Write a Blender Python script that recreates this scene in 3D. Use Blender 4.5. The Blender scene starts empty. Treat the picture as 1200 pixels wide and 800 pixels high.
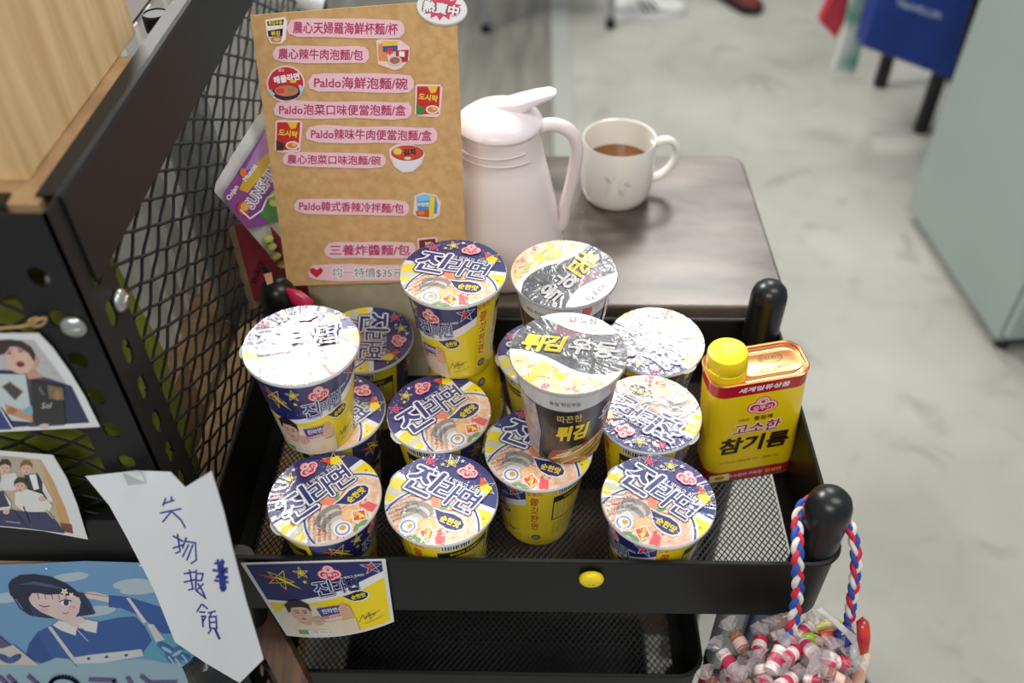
import bpy, bmesh, math, random
from mathutils import Vector, Matrix
from mathutils.geometry import tessellate_polygon
random.seed(7)
S = bpy.context.scene
COL = S.collection
PI = math.pi
R_ = math.radians

# ------------------------------------------------------------------ camera
PITCH, YAW, ROLL, FPX = R_(43.45), R_(1.9), R_(-0.947), 1061.0
CAMZ = 1.417
def cam_axes():
    F = Vector((0, math.cos(PITCH), -math.sin(PITCH))); Rt = Vector((1, 0, 0)); U = Rt.cross(F)
    c, s = math.cos(ROLL), math.sin(ROLL)
    Rt, U = Rt * c + U * s, U * c - Rt * s
    Z = Matrix.Rotation(YAW, 3, 'Z')
    return Z @ F, Z @ Rt, Z @ U
CF, CR, CU = cam_axes()
CO = Vector((0, 0, CAMZ))
cam = bpy.data.cameras.new('camera'); camo = bpy.data.objects.new('camera', cam); COL.objects.link(camo)
camo.matrix_world = Matrix(((CR.x, CU.x, -CF.x, CO.x), (CR.y, CU.y, -CF.y, CO.y), (CR.z, CU.z, -CF.z, CO.z), (0, 0, 0, 1)))
cam.sensor_width = 36; cam.lens = FPX * 36 / 1200; cam.clip_start = 0.02
cam.dof.use_dof = True; cam.dof.focus_distance = 0.785; cam.dof.aperture_fstop = 3.2
S.camera = camo
# measuring helpers: where a line of sight meets a real plane of the scene
def ray(px, py): return CF + CR * ((px - 600) / FPX) + CU * ((400 - py) / FPX)
def on(px, py, p, n):
    d = ray(px, py); return CO + d * ((Vector(p) - CO).dot(Vector(n)) / d.dot(Vector(n)))
def aty(px, py, y): return on(px, py, (0, y, 0), (0, 1, 0))
def atz(px, py, z): return on(px, py, (0, 0, z), (0, 0, 1))

# ------------------------------------------------------------------ light
W = bpy.data.worlds.new('world'); S.world = W; W.use_nodes = True
W.node_tree.nodes['Background'].inputs[0].default_value = (0.93, 0.97, 1.0, 1)
W.node_tree.nodes['Background'].inputs[1].default_value = 0.27
def lamp(name, loc, sx, sy, watts, col=(1, 0.97, 0.92), aim=None):
    l = bpy.data.lights.new(name, 'AREA'); l.shape = 'RECTANGLE'; l.size = sx; l.size_y = sy; l.energy = watts; l.color = col
    o = bpy.data.objects.new(name, l); o.location = loc; COL.objects.link(o)
    if aim: o.rotation_euler = (Vector(aim) - Vector(loc)).to_track_quat('-Z', 'Y').to_euler()
lamp('ceiling_light_right', (0.60, 2.80, 2.7), 0.62, 0.5, 20, aim=(0, .6, .8))
lamp('ceiling_light_left', (-1.05, 2.35, 2.7), 0.6, 0.5, 52, aim=(0, .6, .8))
lamp('ceiling_light_near', (0.9, 0.35, 2.75), 1.2, 0.5, 13)
lamp('added_fill_behind', (-0.5, -1.3, 2.7), 1.2, 0.5, 20, aim=(-.1, .7, .8))  # unseen fill lamp, added to brighten surfaces that face the camera
lamp('ceiling_light_far', (1.2, 4.6, 2.8), 1.6, 0.5, 20)
S.view_settings.view_transform = 'Standard'; S.view_settings.look = 'None'
S.view_settings.exposure = 0.45; S.view_settings.gamma = 1.0; S.view_settings.use_curve_mapping = False

# ------------------------------------------------------------------ materials
def lin(c):
    return tuple(((v / 255) / 12.92 if v / 255 <= 0.04045 else ((v / 255 + 0.055) / 1.055) ** 2.4) for v in c) + (1,)
def newmat(name):
    m = bpy.data.materials.new(name); m.use_nodes = True
    return m, m.node_tree.nodes, m.node_tree.links, m.node_tree.nodes['Principled BSDF']
_M = {}
def mat(name, rgb, rough=0.5, metal=0.0, coat=0.0, rgb2=None, scale=20, bump=0.0, stretch=(1, 1, 1), spec=0.5, detail=4):
    if name in _M: return _M[name]
    m, N, L, b = newmat(name)
    b.inputs['Base Color'].default_value = lin(rgb); b.inputs['Roughness'].default_value = rough
    b.inputs['Metallic'].default_value = metal; b.inputs['Coat Weight'].default_value = coat
    b.inputs['Coat Roughness'].default_value = 0.12; b.inputs['Specular IOR Level'].default_value = spec
    if rgb2 or bump:
        tc = N.new('ShaderNodeTexCoord'); mp = N.new('ShaderNodeMapping'); mp.inputs['Scale'].default_value = stretch
        nz = N.new('ShaderNodeTexNoise'); nz.inputs['Scale'].default_value = scale; nz.inputs['Detail'].default_value = detail
        L.new(tc.outputs['Object'], mp.inputs[0]); L.new(mp.outputs[0], nz.inputs['Vector'])
        if rgb2:
            cr = N.new('ShaderNodeValToRGB'); cr.color_ramp.elements[0].color = lin(rgb); cr.color_ramp.elements[1].color = lin(rgb2)
            cr.color_ramp.elements[0].position = 0.35; cr.color_ramp.elements[1].position = 0.65
            L.new(nz.outputs['Fac'], cr.inputs[0]); L.new(cr.outputs[0], b.inputs['Base Color'])
        if bump:
            bp = N.new('ShaderNodeBump'); bp.inputs['Strength'].default_value = bump; bp.inputs['Distance'].default_value = 0.002
            L.new(nz.outputs['Fac'], bp.inputs['Height']); L.new(bp.outputs[0], b.inputs['Normal'])
    _M[name] = m
    return m
def film_coat(m, strength=0.35, weight=1.0, rough=0.10, pleat=True):
    """clear shrink-film over print: a glossy coat with creases and radial pleats at the rim"""
    N, L = m.node_tree.nodes, m.node_tree.links; b = N['Principled BSDF']
    b.inputs['Coat Weight'].default_value = weight; b.inputs['Coat Roughness'].default_value = rough; b.inputs['Coat IOR'].default_value = 1.6
    tc = N.new('ShaderNodeTexCoord'); nz = N.new('ShaderNodeTexNoise'); nz.inputs['Scale'].default_value = 75; nz.inputs['Detail'].default_value = 3
    nz.inputs['Distortion'].default_value = 1.2
    L.new(tc.outputs['Object'], nz.inputs['Vector']); h = nz.outputs['Fac']
    if pleat:
        gr = N.new('ShaderNodeTexGradient'); gr.gradient_type = 'RADIAL'; L.new(tc.outputs['Object'], gr.inputs[0])
        n2 = N.new('ShaderNodeTexNoise'); n2.noise_dimensions = '1D'; n2.inputs['Scale'].default_value = 55; n2.inputs['Detail'].default_value = 1
        L.new(gr.outputs['Fac'], n2.inputs['W'])
        ln = N.new('ShaderNodeVectorMath'); ln.operation = 'LENGTH'; L.new(tc.outputs['Object'], ln.inputs[0])
        mr = N.new('ShaderNodeMapRange'); mr.inputs['From Min'].default_value = 0.022; mr.inputs['From Max'].default_value = 0.046
        L.new(ln.outputs['Value'], mr.inputs['Value'])
        mu = N.new('ShaderNodeMath'); mu.operation = 'MULTIPLY'; L.new(n2.outputs['Fac'], mu.inputs[0]); L.new(mr.outputs[0], mu.inputs[1])
        ad = N.new('ShaderNodeMath'); ad.operation = 'ADD'; L.new(mu.outputs[0], ad.inputs[0]); L.new(h, ad.inputs[1]); h = ad.outputs[0]
    bp = N.new('ShaderNodeBump'); bp.inputs['Strength'].default_value = strength; bp.inputs['Distance'].default_value = 0.0016
    L.new(h, bp.inputs['Height']); L.new(bp.outputs[0], b.inputs['Coat Normal'])
    return m
INK = {}
def ink(rgb, fin='paper', rgb2=None, scale=300, stretch=(1, 1, 1)):
    key = (rgb, fin, rgb2, scale)
    if key in INK: return INK[key]
    nm = 'print_%s_%02x%02x%02x%s' % (fin, *rgb, '_mottled' if rgb2 else '')
    m = mat(nm + str(len(INK)), rgb, {'paper': 0.6, 'lid': 0.35, 'body': 0.4, 'gloss': 0.3, 'foil': 0.35}[fin], rgb2=rgb2, scale=scale, stretch=stretch, detail=2,
            metal=0.55 if fin == 'foil' else 0)
    if fin == 'lid': film_coat(m, 0.45, 1.0, 0.10)
    if fin == 'foil': film_coat(m, 0.6, 1.0, 0.12)
    if fin == 'body': film_coat(m, 0.25, 0.6, 0.15, pleat=False)
    if fin == 'gloss': m.node_tree.nodes['Principled BSDF'].inputs['Coat Weight'].default_value = 0.4
    INK[key] = m
    return m

# ------------------------------------------------------------------ mesh helpers
def link(name, me, parent=None, loc=None):
    o = bpy.data.objects.new(name, me); COL.objects.link(o)
    if parent: o.parent = parent
    if loc: o.location = loc
    return o
def tag(o, label=None, cat=None, group=None, kind=None):
    if label: o['label'] = label
    if cat: o['category'] = cat
    if group: o['group'] = group
    if kind: o['kind'] = kind
    return o
def empty(name, loc=(0, 0, 0), rot=(0, 0, 0)):
    o = bpy.data.objects.new(name, None); o.empty_display_size = 0.02; COL.objects.link(o)
    o.location = loc; o.rotation_euler = rot
    return o
class MB:
    """gathers verts and faces with materials into one mesh"""
    def __init__(s): s.v, s.f, s.m, s.mats = [], [], [], []
    def mi(s, m):
        if m not in s.mats: s.mats.append(m)
        return s.mats.index(m)
    def add(s, vs, fs, m):
        k = len(s.v); s.v += [Vector(v) for v in vs]; i = s.mi(m)
        for f in fs: s.f.append([k + a for a in f]); s.m.append(i)
        return s
    def box(s, lo, hi, m, M=None):
        x0, y0, z0 = lo; x1, y1, z1 = hi
        vs = [Vector(p) for p in ((x0, y0, z0), (x1, y0, z0), (x1, y1, z0), (x0, y1, z0), (x0, y0, z1), (x1, y0, z1), (x1, y1, z1), (x0, y1, z1))]
        if M: vs = [M @ v for v in vs]
        return s.add(vs, [(0, 3, 2, 1), (4, 5, 6, 7), (0, 1, 5, 4), (1, 2, 6, 5), (2, 3, 7, 6), (3, 0, 4, 7)], m)
    def lathe(s, prof, m, n=48, M=None, cap0=True, cap1=True):
        vs = []; fs = []
        for r, z in prof:
            for i in range(n):
                a = 2 * PI * i / n; vs.append(Vector((r * math.cos(a), r * math.sin(a), z)))
        for j in range(len(prof) - 1):
            for i in range(n):
                k = (i + 1) % n; fs.append((j * n + i, j * n + k, (j + 1) * n + k, (j + 1) * n + i))
        if cap0: fs.append(tuple(range(n - 1, -1, -1)))
        if cap1: fs.append(tuple((len(prof) - 1) * n + i for i in range(n)))
        if M: vs = [M @ v for v in vs]
        return s.add(vs, fs, m)
    def loft(s, loops, m, close=True, cap0=False, cap1=False):
        n = len(loops[0]); vs = [p for l in loops for p in l]; fs = []
        for j in range(len(loops) - 1):
            for i in range(n if close else n - 1):
                k = (i + 1) % n; fs.append((j * n + i, j * n + k, (j + 1) * n + k, (j + 1) * n + i))
        if cap0: fs.append(tuple(range(n - 1, -1, -1)))
        if cap1: fs.append(tuple((len(loops) - 1) * n + i for i in range(n)))
        return s.add(vs, fs, m)
    def tube(s, pts, r, m, n=8, closed=False, rs=None):
        pts = [Vector(p) for p in pts]; loops = []
        up = None
        for i, p in enumerate(pts):
            a = pts[i - 1] if i else (pts[-1] if closed else p); b = pts[(i + 1) % len(pts)] if (i < len(pts) - 1 or closed) else p
            t = (b - a).normalized()
            if up is None: up = Vector((0, 0, 1)) if abs(t.z) < 0.9 else Vector((1, 0, 0))
            x = t.cross(up).normalized(); y = x.cross(t).normalized(); up = y
            rr = rs[i] if rs else r
            if not isinstance(rr, tuple): rr = (rr, rr)
            loops.append([p + x * (rr[0] * math.cos(2 * PI * k / n)) + y * (rr[1] * math.sin(2 * PI * k / n)) for k in range(n)])
        if closed: loops.append(loops[0])
        return s.loft(loops, m, True, not closed, not closed)
    def build(s, name, parent=None, smooth=True, angle=40, loc=None):
        me = bpy.data.meshes.new(name); me.from_pydata([tuple(v) for v in s.v], [], s.f)
        for m in s.mats: me.materials.append(m)
        me.polygons.foreach_set('material_index', s.m)
        bm = bmesh.new(); bm.from_mesh(me); bmesh.ops.recalc_face_normals(bm, faces=bm.faces) if s.__dict__.get('recalc', True) else None
        bm.to_mesh(me); bm.free()
        if smooth:
            me.polygons.foreach_set('use_smooth', [True] * len(me.polygons)); me.set_sharp_from_angle(angle=R_(angle))
        me.update()
        return link(name, me, parent, loc)
def rrect(x0, x1, y0, y1, r, z, n=6):
    pts = []
    for cx, cy, a0 in ((x1 - r, y1 - r, 0), (x0 + r, y1 - r, 90), (x0 + r, y0 + r, 180), (x1 - r, y0 + r, 270)):
        for i in range(n + 1):
            a = R_(a0 + 90 * i / n); pts.append(Vector((cx + r * math.cos(a), cy + r * math.sin(a), z)))
    return pts
def bevel(o, w, seg=2):
    md = o.modifiers.new('bevel', 'BEVEL'); md.width = w; md.segments = seg; md.limit_method = 'ANGLE'; md.angle_limit = R_(40)
    return o

# ------------------------------------------------------------------ printed artwork (flat inks, layered)
_T = {}
def text_tris(s, bold, res=2):
    key = (s, bold)
    if key in _T: return _T[key]
    c = bpy.data.curves.new('lettering', 'FONT'); c.body = s; c.size = 1; c.offset = bold; c.resolution_u = res
    c.align_x = 'CENTER'; c.align_y = 'CENTER'
    o = bpy.data.objects.new('lettering', c); COL.objects.link(o)
    dg = bpy.context.evaluated_depsgraph_get(); dg.update()
    me = bpy.data.meshes.new_from_object(o.evaluated_get(dg)); me.calc_loop_triangles()
    vs = [(v.co.x, v.co.y) for v in me.vertices]; fs = [tuple(t.vertices) for t in me.loop_triangles]
    bpy.data.objects.remove(o); bpy.data.curves.remove(c); bpy.data.meshes.remove(me)
    xs = [v[0] for v in vs]; ys = [v[1] for v in vs]; cx, cy = (min(xs) + max(xs)) / 2, (min(ys) + max(ys)) / 2
    vs = [(x - cx, y - cy) for x, y in vs]
    _T[key] = (vs, fs, max(xs) - min(xs), max(ys) - min(ys))
    return _T[key]
def clip_poly(poly, clip):
    out = list(poly)
    for i in range(len(clip)):
        a, b = clip[i], clip[(i + 1) % len(clip)]
        ins = lambda p: (b[0] - a[0]) * (p[1] - a[1]) - (b[1] - a[1]) * (p[0] - a[0]) >= -1e-9
        src, out = out, []
        for j in range(len(src)):
            p, q = src[j - 1], src[j]; ip, iq = ins(p), ins(q)
            if ip != iq:
                d1 = (b[0] - a[0]) * (p[1] - a[1]) - (b[1] - a[1]) * (p[0] - a[0]); d2 = (b[0] - a[0]) * (q[1] - a[1]) - (b[1] - a[1]) * (q[0] - a[0])
                t = d1 / (d1 - d2); out.append((p[0] + (q[0] - p[0]) * t, p[1] + (q[1] - p[1]) * t))
            if iq: out.append(q)
        if not out: return []
    return out
def ell(cx, cy, rx, ry=None, n=28, rot=0):
    ry = ry or rx; c, s = math.cos(R_(rot)), math.sin(R_(rot)); o = []
    for i in range(n):
        a = 2 * PI * i / n; x, y = rx * math.cos(a), ry * math.sin(a); o.append((cx + x * c - y * s, cy + x * s + y * c))
    return o
def star(cx, cy, r, k=0.42, rot=90, n=5):
    return [(cx + (r if i % 2 == 0 else r * k) * math.cos(R_(rot + 180 / n * i)), cy + (r if i % 2 == 0 else r * k) * math.sin(R_(rot + 180 / n * i))) for i in range(2 * n)]
class Art:
    def __init__(s, fin='paper', flip=False, clip=None): s.fin, s.flip, s.clip, s.L, s.lev, s.q, s.sub = fin, flip, clip, [], 0, 0, 0
    def _m(s, c): return c if isinstance(c, bpy.types.Material) else ink(c, s.fin)
    def up(s): s.lev += 1; return s
    def put(s, vs, fs, m):      # inks of one pass lie a hair apart
        if s.q != s.lev: s.q, s.sub = s.lev, 0
        s.L.append((s.lev + min(s.sub, 12) * 0.075, vs, fs, m)); s.sub += 1
    def poly(s, pts, c, clip=True, lev=True):
        pts = list(pts)
        if s.clip and clip: pts = clip_poly(pts, s.clip)
        q = []
        for p in pts:
            if not q or (abs(p[0] - q[-1][0]) + abs(p[1] - q[-1][1])) > 1e-6: q.append(p)
        if len(q) < 3: return s
        tris = tessellate_polygon([[Vector((p[0], p[1], 0)) for p in q]])
        if lev: s.lev += 1
        s.put(q, [tuple(t) for t in tris], s._m(c))
        return s
    def line(s, pts, w, c, closed=False, lev=True):
        if lev: s.lev += 1
        vs, fs = [], []
        n = len(pts)
        for i in range(n if closed else n - 1):
            a, b = pts[i], pts[(i + 1) % n]; dx, dy = b[0] - a[0], b[1] - a[1]; l = math.hypot(dx, dy) or 1e-9
            nx, ny = -dy / l * w / 2, dx / l * w / 2; ex, ey = dx / l * w * .35, dy / l * w * .35; k = len(vs)
            vs += [(a[0] - ex + nx, a[1] - ey + ny), (a[0] - ex - nx, a[1] - ey - ny), (b[0] + ex - nx, b[1] + ey - ny), (b[0] + ex + nx, b[1] + ey + ny)]
            fs += [(k, k + 1, k + 2), (k, k + 2, k + 3)]
        if s.clip and any(math.hypot(*v) > 1.0 for v in vs):
            vs = [v if math.hypot(*v) <= .99 else (v[0] / math.hypot(*v) * .99, v[1] / math.hypot(*v) * .99) for v in vs]
        s.put(vs, fs, s._m(c))
        return s
    def text(s, t, x, y, size, c, rot=0, bold=0.0, sx=1.0, shear=0.0, width=None, height=None, lev=True):
        vs, fs, w, h = text_tris(t, 0.0)
        nb = 0 if bold <= 0 else (4 if bold <= 0.035 else 8)
        if height: size = height / h
        if width: sx = width / (w * size)
        if lev: s.lev += 1
        ca, sa = math.cos(R_(rot)), math.sin(R_(rot)); fy = -1 if s.flip else 1
        for k in range(max(nb, 1)):     # a heavier weight is the same outline spread by the stroke gain
            dx, dy = (0, 0) if not nb else (bold * math.cos(2 * PI * (k + .5) / nb), bold * math.sin(2 * PI * (k + .5) / nb)); o = []
            for a, b in vs:
                a, b = (a + dx + shear * b) * size * sx, (b + dy) * size
                a, b = a * ca - b * sa, a * sa + b * ca; o.append((x + a, y + fy * b))
            s.put(o, fs, s._m(c))
        return s
    def title(s, t, x, y, size, rot, fills, **k):
        for c, b in fills: s.text(t, x, y, size, c, rot, b, **k)
        return s
    def into(s, mb, fn, eps=4e-5, sub=None):
        for lev, vs, fs, m in s.L:
            if sub:
                bm = bmesh.new(); bv = [bm.verts.new((v[0], v[1], 0)) for v in vs]
                for f in fs:
                    try: bm.faces.new([bv[i] for i in f])
                    except ValueError: pass
                for _ in range(5):
                    es = [e for e in bm.edges if abs(e.verts[0].co.x - e.verts[1].co.x) > sub]
                    if not es: break
                    bmesh.ops.subdivide_edges(bm, edges=es, cuts=1); bmesh.ops.triangulate(bm, faces=[f for f in bm.faces if len(f.verts) > 3])
                bm.verts.index_update(); vs = [(v.co.x, v.co.y) for v in bm.verts]; fs = [tuple(v.index for v in f.verts) for f in bm.faces]; bm.free()
            mb.add([fn(v[0], v[1], (lev + 1) * eps) for v in vs], fs, m)
        return mb
def planemap(p, n):
    n = Vector(n).normalized()
    if n.dot(CO - Vector(p)) < 0: n = -n
    return lambda x, y, h: on(x, y, p, n) + n * h
def art_obj(name, art, fn, parent=None, eps=4e-5, sub=None):
    mb = MB(); mb.recalc = False
    art.into(mb, fn, eps, sub); return mb.build(name, parent, smooth=False)
def sheet(mb, pts, p, n, m, t=0.0004):
    """a thin solid sheet whose outline lies on the plane; front at the plane, thickness behind"""
    n = Vector(n).normalized()
    if n.dot(CO - Vector(p)) < 0: n = -n
    f = [on(x, y, p, n) for x, y in pts]; b = [v - n * t for v in f]; k = len(f)
    tris = tessellate_polygon([[Vector((x, y, 0)) for x, y in pts]])
    mb.add(f + b, [tuple(t_) for t_ in tris] + [tuple(k + i for i in reversed(t_)) for t_ in tris] + [(i, (i + 1) % k, k + (i + 1) % k, k + i) for i in range(k)], m)
    return mb

# ------------------------------------------------------------------ common materials
BLACK = mat('black_powder_coat', (15, 16, 17), 0.42, spec=0.4, bump=0.08, scale=900)
BLACK2 = mat('black_rack_steel', (20, 21, 22), 0.5, spec=0.4, bump=0.15, scale=700)
RUBBER = mat('black_plastic_cap', (17, 19, 22), 0.33)
WIRE = mat('black_wire', (20, 21, 23), 0.35, spec=0.6)
PALEWOOD = mat('pale_pine_board', (206, 172, 122), 0.55, rgb2=(228, 198, 150), scale=9, stretch=(9, 9, 0.8))
BOARD = mat('chipboard_edge', (150, 118, 82), 0.7, rgb2=(178, 146, 104), scale=40, stretch=(0.6, 0.6, 6))
OAK = mat('oak_laminate', (150, 118, 78), 0.55, rgb2=(182, 148, 102), scale=26, stretch=(0.5, 4, 6))
DARKWOOD = mat('dark_walnut_plank', (72, 48, 32), 0.6, rgb2=(104, 72, 48), scale=14, stretch=(8, 1, 1))
TABLEWOOD = mat('dark_weathered_tabletop', (44, 33, 28), 0.30, rgb2=(112, 102, 96), scale=5, stretch=(1.2, 3.2, 1), spec=0.5, detail=9, bump=0.25)
WHITE = mat('white_paper', (226, 228, 230), 0.65)
STEEL = mat('zinc_steel', (190, 192, 190), 0.3, metal=0.9, bump=0.2, scale=300)
SILVER = mat('silver_tube', (168, 172, 176), 0.35, metal=0.7)

# ------------------------------------------------------------------ setting
def concrete():
    m, N, L, b = newmat('polished_concrete')
    tc = N.new('ShaderNodeTexCoord'); n1 = N.new('ShaderNodeTexNoise'); n1.inputs['Scale'].default_value = 1.7; n1.inputs['Detail'].default_value = 6
    n2 = N.new('ShaderNodeTexNoise'); n2.inputs['Scale'].default_value = 9; n2.inputs['Detail'].default_value = 5; n2.inputs['Distortion'].default_value = 0.6
    cr = N.new('ShaderNodeValToRGB'); e = cr.color_ramp.elements; e[0].position = 0.3; e[0].color = lin((146, 145, 137)); e[1].position = 0.72; e[1].color = lin((184, 184, 177))
    c2 = N.new('ShaderNodeValToRGB'); e = c2.color_ramp.elements; e[0].position = 0.27; e[0].color = (0.55, 0.53, 0.48, 1); e[1].position = 0.45; e[1].color = (1, 1, 1, 1)
    mx = N.new('ShaderNodeMix'); mx.data_type = 'RGBA'; mx.blend_type = 'MULTIPLY'; mx.inputs[0].default_value = 0.55
    L.new(tc.outputs['Object'], n1.inputs[0]); L.new(tc.outputs['Object'], n2.inputs[0]); L.new(n1.outputs['Fac'], cr.inputs[0]); L.new(n2.outputs['Fac'], c2.inputs[0])
    L.new(cr.outputs[0], mx.inputs[6]); L.new(c2.outputs[0], mx.inputs[7]); L.new(mx.outputs[2], b.inputs['Base Color'])
    b.inputs['Roughness'].default_value = 0.55
    return m
CONC = concrete()
tag(MB().add([(-4, -1, 0), (5, -1, 0), (5, 7, 0), (-4, 7, 0)], [(0, 1, 2, 3)], CONC).build('floor', smooth=False), kind='structure')
VINYL = mat('grey_vinyl_plank', (104, 103, 96), 0.5, rgb2=(128, 126, 117), scale=5, stretch=(5, 0.5, 1))
mb = MB().box((-3.2, 1.05, 0.0005), (0.055, 6.5, 0.004), VINYL)
o = mb.build('floor.001', smooth=False); tag(o, kind='structure')
o = MB().box((0.055, 1.05, 0.0), (0.12, 6.5, 0.006), mat('pale_threshold_strip', (160, 163, 157), 0.4)).build('trim_1', smooth=False); tag(o, kind='structure')

# ------------------------------------------------------------------ cart with mesh tray
TX0, TX1, TY0, TY1, RIMZ, TFZ = -0.278, 0.254, 0.4120, 0.7096, 0.78, 0.70
cart = tag(empty('rolling_cart', (0, 0, 0)), 'black metal rolling cart with mesh-bottom trays holding the noodle cups', 'cart')
def tray(name, x0, x1, y0, y1, z0, z1, taper):
    mb = MB(); t = 0.0016
    L = []
    ins = taper
    prof = [(ins, z0), (0.0015, z1 - 0.004), (-0.0008, z1 - 0.0015), (-0.0002, z1), (0.0024, z1 + 0.0004), (0.0036, z1 - 0.001), (0.0030, z1 - 0.004), (ins + t, z0 + t), (ins + 0.014, z0 + t), (ins + 0.014, z0)]
    for d, z in prof: L.append(rrect(x0 + d, x1 - d, y0 + d, y1 - d, 0.024 - d * 0.3, z, 8))
    L.append(L[0]); mb.loft(L, BLACK)
    return mb.build(name, cart)
def expanded(name, x0, x1, y0, y1, z, cw, ch, m, w=0.0018):
    mb = MB(); vs, fs = [], []
    ny = int((y1 - y0) / ch); nx = int((x1 - x0) / (cw / 2)); hx = (x1 - x0) / nx; hy = (y1 - y0) / ny
    for j in range(ny):
        yb = y0 + (j + 0.5) * hy; k = len(vs)
        for i in range(nx + 1):
            s = 1 if (i + j) % 2 == 0 else -1; y = yb + s * hy / 2
            zt = z + s * 0.0004; x = x0 + i * hx
            vs += [(x, y - w / 2, zt), (x, y + w / 2, zt + 0.0006), (x, y + w / 2, zt - 0.0006)]
        for i in range(nx):
            a = k + 3 * i; fs += [(a, a + 3, a + 4, a + 1), (a + 1, a + 4, a + 5, a + 2), (a + 2, a + 5, a + 3, a)]
    mb.recalc = False
    return mb.add(vs, fs, m).build(name, cart, smooth=False)
TR = tray('tray', TX0, TX1, TY0, TY1, TFZ - 0.002, RIMZ, 0.002)
expanded('mesh_floor', TX0 + 0.018, TX1 - 0.018, TY0 + 0.018, TY1 - 0.018, TFZ - 0.0012, 0.0056, 0.0036, BLACK)
LX0, LX1, LZ = -0.27, 0.166, 0.585
tray('tray', LX0, LX1, TY0, TY1, LZ - 0.075, LZ, 0.004)
expanded('mesh_floor', LX0 + 0.016, LX1 - 0.016, TY0 + 0.016, TY1 - 0.016, LZ - 0.0745, 0.0066, 0.0042, BLACK)
tray('tray', LX0, LX1, TY0, TY1, 0.10, 0.18, 0.004)  # unseen third tray, added to block the bright floor under the mesh
MB().box((LX0 + 0.012, TY0 + 0.012, 0.101), (LX1 - 0.012, TY1 - 0.012, 0.104), BLACK).build('added_blocking_base', cart)  # solid black base, added so the trays above look dark through their holes
for px_, py_, top in ((0.2335, 0.4335, 0.829), (0.233, 0.688, 0.829), (-0.257, 0.688, 0.829), (-0.257, 0.4335, 0.795)):
    p = MB().lathe([(0.0105, 0.06), (0.0105, 0.690), (0.0162, 0.7005), (0.0162, top - 0.052)], BLACK, 24).build('post', cart, loc=(px_, py_, 0))
    if top < 0.8: continue
    MB().lathe([(0.0178, top - 0.055), (0.0180, top - 0.003), (0.0176, top + 0.003), (0.0157, top + 0.009), (0.012, top + 0.0135), (0.0065, top + 0.0165), (0.0012, top + 0.0172)], RUBBER, 28, cap0=False).build('end_cap', p)
    
for p in [o for o in cart.children if o.name.startswith('post')]:
    MB().lathe([(0.02, -0.012), (0.02, 0.012)], RUBBER, 20, M=Matrix.Translation((0, 0, 0.026)) @ Matrix.Rotation(PI / 2, 4, 'X')).box((-0.006, -0.012, 0.03), (0.006, 0.012, 0.065), STEEL).build('caster', p)

# ------------------------------------------------------------------ noodle cups
CUPH, RL = 0.105, 0.0475
NAVY, YEL, PK, RED, WH, BK = (40, 46, 118), (250, 226, 30), (246, 160, 176), (214, 36, 50), (244, 244, 246), (22, 22, 26)
def logo(a, x, y, r, rot=0):
    c, s = math.cos(R_(rot)), math.sin(R_(rot)); P = lambda u, v: (x + r * (u * c - v * s), y + r * (u * s + v * c) * (-1 if a.flip else 1))
    for k, col in ((1.0, (236, 90, 104)), (0.90, (250, 226, 230)), (0.78, (216, 40, 62))):
        a.up()
        for u, v, q in ((0, 0.42, 0.56), (-0.52, -0.12, 0.58), (0.52, -0.12, 0.58), (0, -0.28, 0.62)):
            X, Y = P(u, v); a.poly(ell(X, Y, r * (q - (1 - k)), n=22), col, lev=False)
    X, Y = P(0, 0.40); a.poly(ell(X, Y, r * 0.30, n=18), (250, 222, 222))
    X, Y = P(0, 0.44); a.poly(ell(X, Y, r * 0.16, n=14), (214, 60, 74))
    X, Y = P(0, -0.20); a.text('오뚜기', X, Y, 1, (252, 240, 240), rot, 0.03, width=r * 1.35, height=r * 0.46)
def star_lines(a, cx, cy, r, col, w, rot=90, sq=1.0):
    p = [(cx + r * math.cos(R_(rot + 144 * i)), cy + r * sq * math.sin(R_(rot + 144 * i))) for i in range(5)]; a.line(p, w, col, closed=True)
def jin_title(a, x, y, s, rot, ws=(0.085, 0.05, 0.016)):
    c, sn = math.cos(R_(rot)), math.sin(R_(rot)); fy = -1 if a.flip else 1
    for col, b in (((30, 36, 96), ws[0]), (WH, ws[1])):
        a.up()
        for t, u, v, q, k in (('진', -0.62, 0.06, 1.22, 1.12), ('라', 0.30, -0.02, 0.94, 0.98), ('면', 1.04, 0.0, 0.94, 0.96)):
            a.text(t, x + s * (u * c - v * sn), y + fy * s * (u * sn + v * c), s * q, col, rot, b, sx=k, shear=0.12, lev=False)
    a.up()
    for t, u, v, q, k in (('진', -0.62, 0.06, 1.22, 1.12), ('라', 0.30, -0.02, 0.94, 0.98), ('면', 1.04, 0.0, 0.94, 0.96)):
        a.text(t, x + s * (u * c - v * sn), y + fy * s * (u * sn + v * c), s * q, (46, 58, 128), rot, ws[2], sx=k, shear=0.12, lev=False)
def badge(a, x, y, s, rot, tcol=(250, 226, 30), bg=(36, 44, 112), fy=1, txt='순한맛'):
    c, sn = math.cos(R_(rot)), math.sin(R_(rot)); P = lambda u, v: (x + s * (u * c - v * sn), y + fy * s * (u * sn + v * c))
    out = [(-1.35, 0.42), (-0.7, 0.42), (0, 0.56), (0.6, 0.46), (0.98, 0.12), (1.0, -0.2), (0.7, -0.5), (0.1, -0.6), (-0.5, -0.46), (-0.85, -0.16), (-1.05, 0.12)]
    a.poly([P(u * 1.10 + .02, v * 1.20) for u, v in out], WH); a.poly([P(u, v) for u, v in out], bg)
    X, Y = P(0.08, -0.03); a.text(txt, X, Y, 1, tcol, rot, 0.04, width=1.35 * s, height=0.5 * s)
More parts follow.
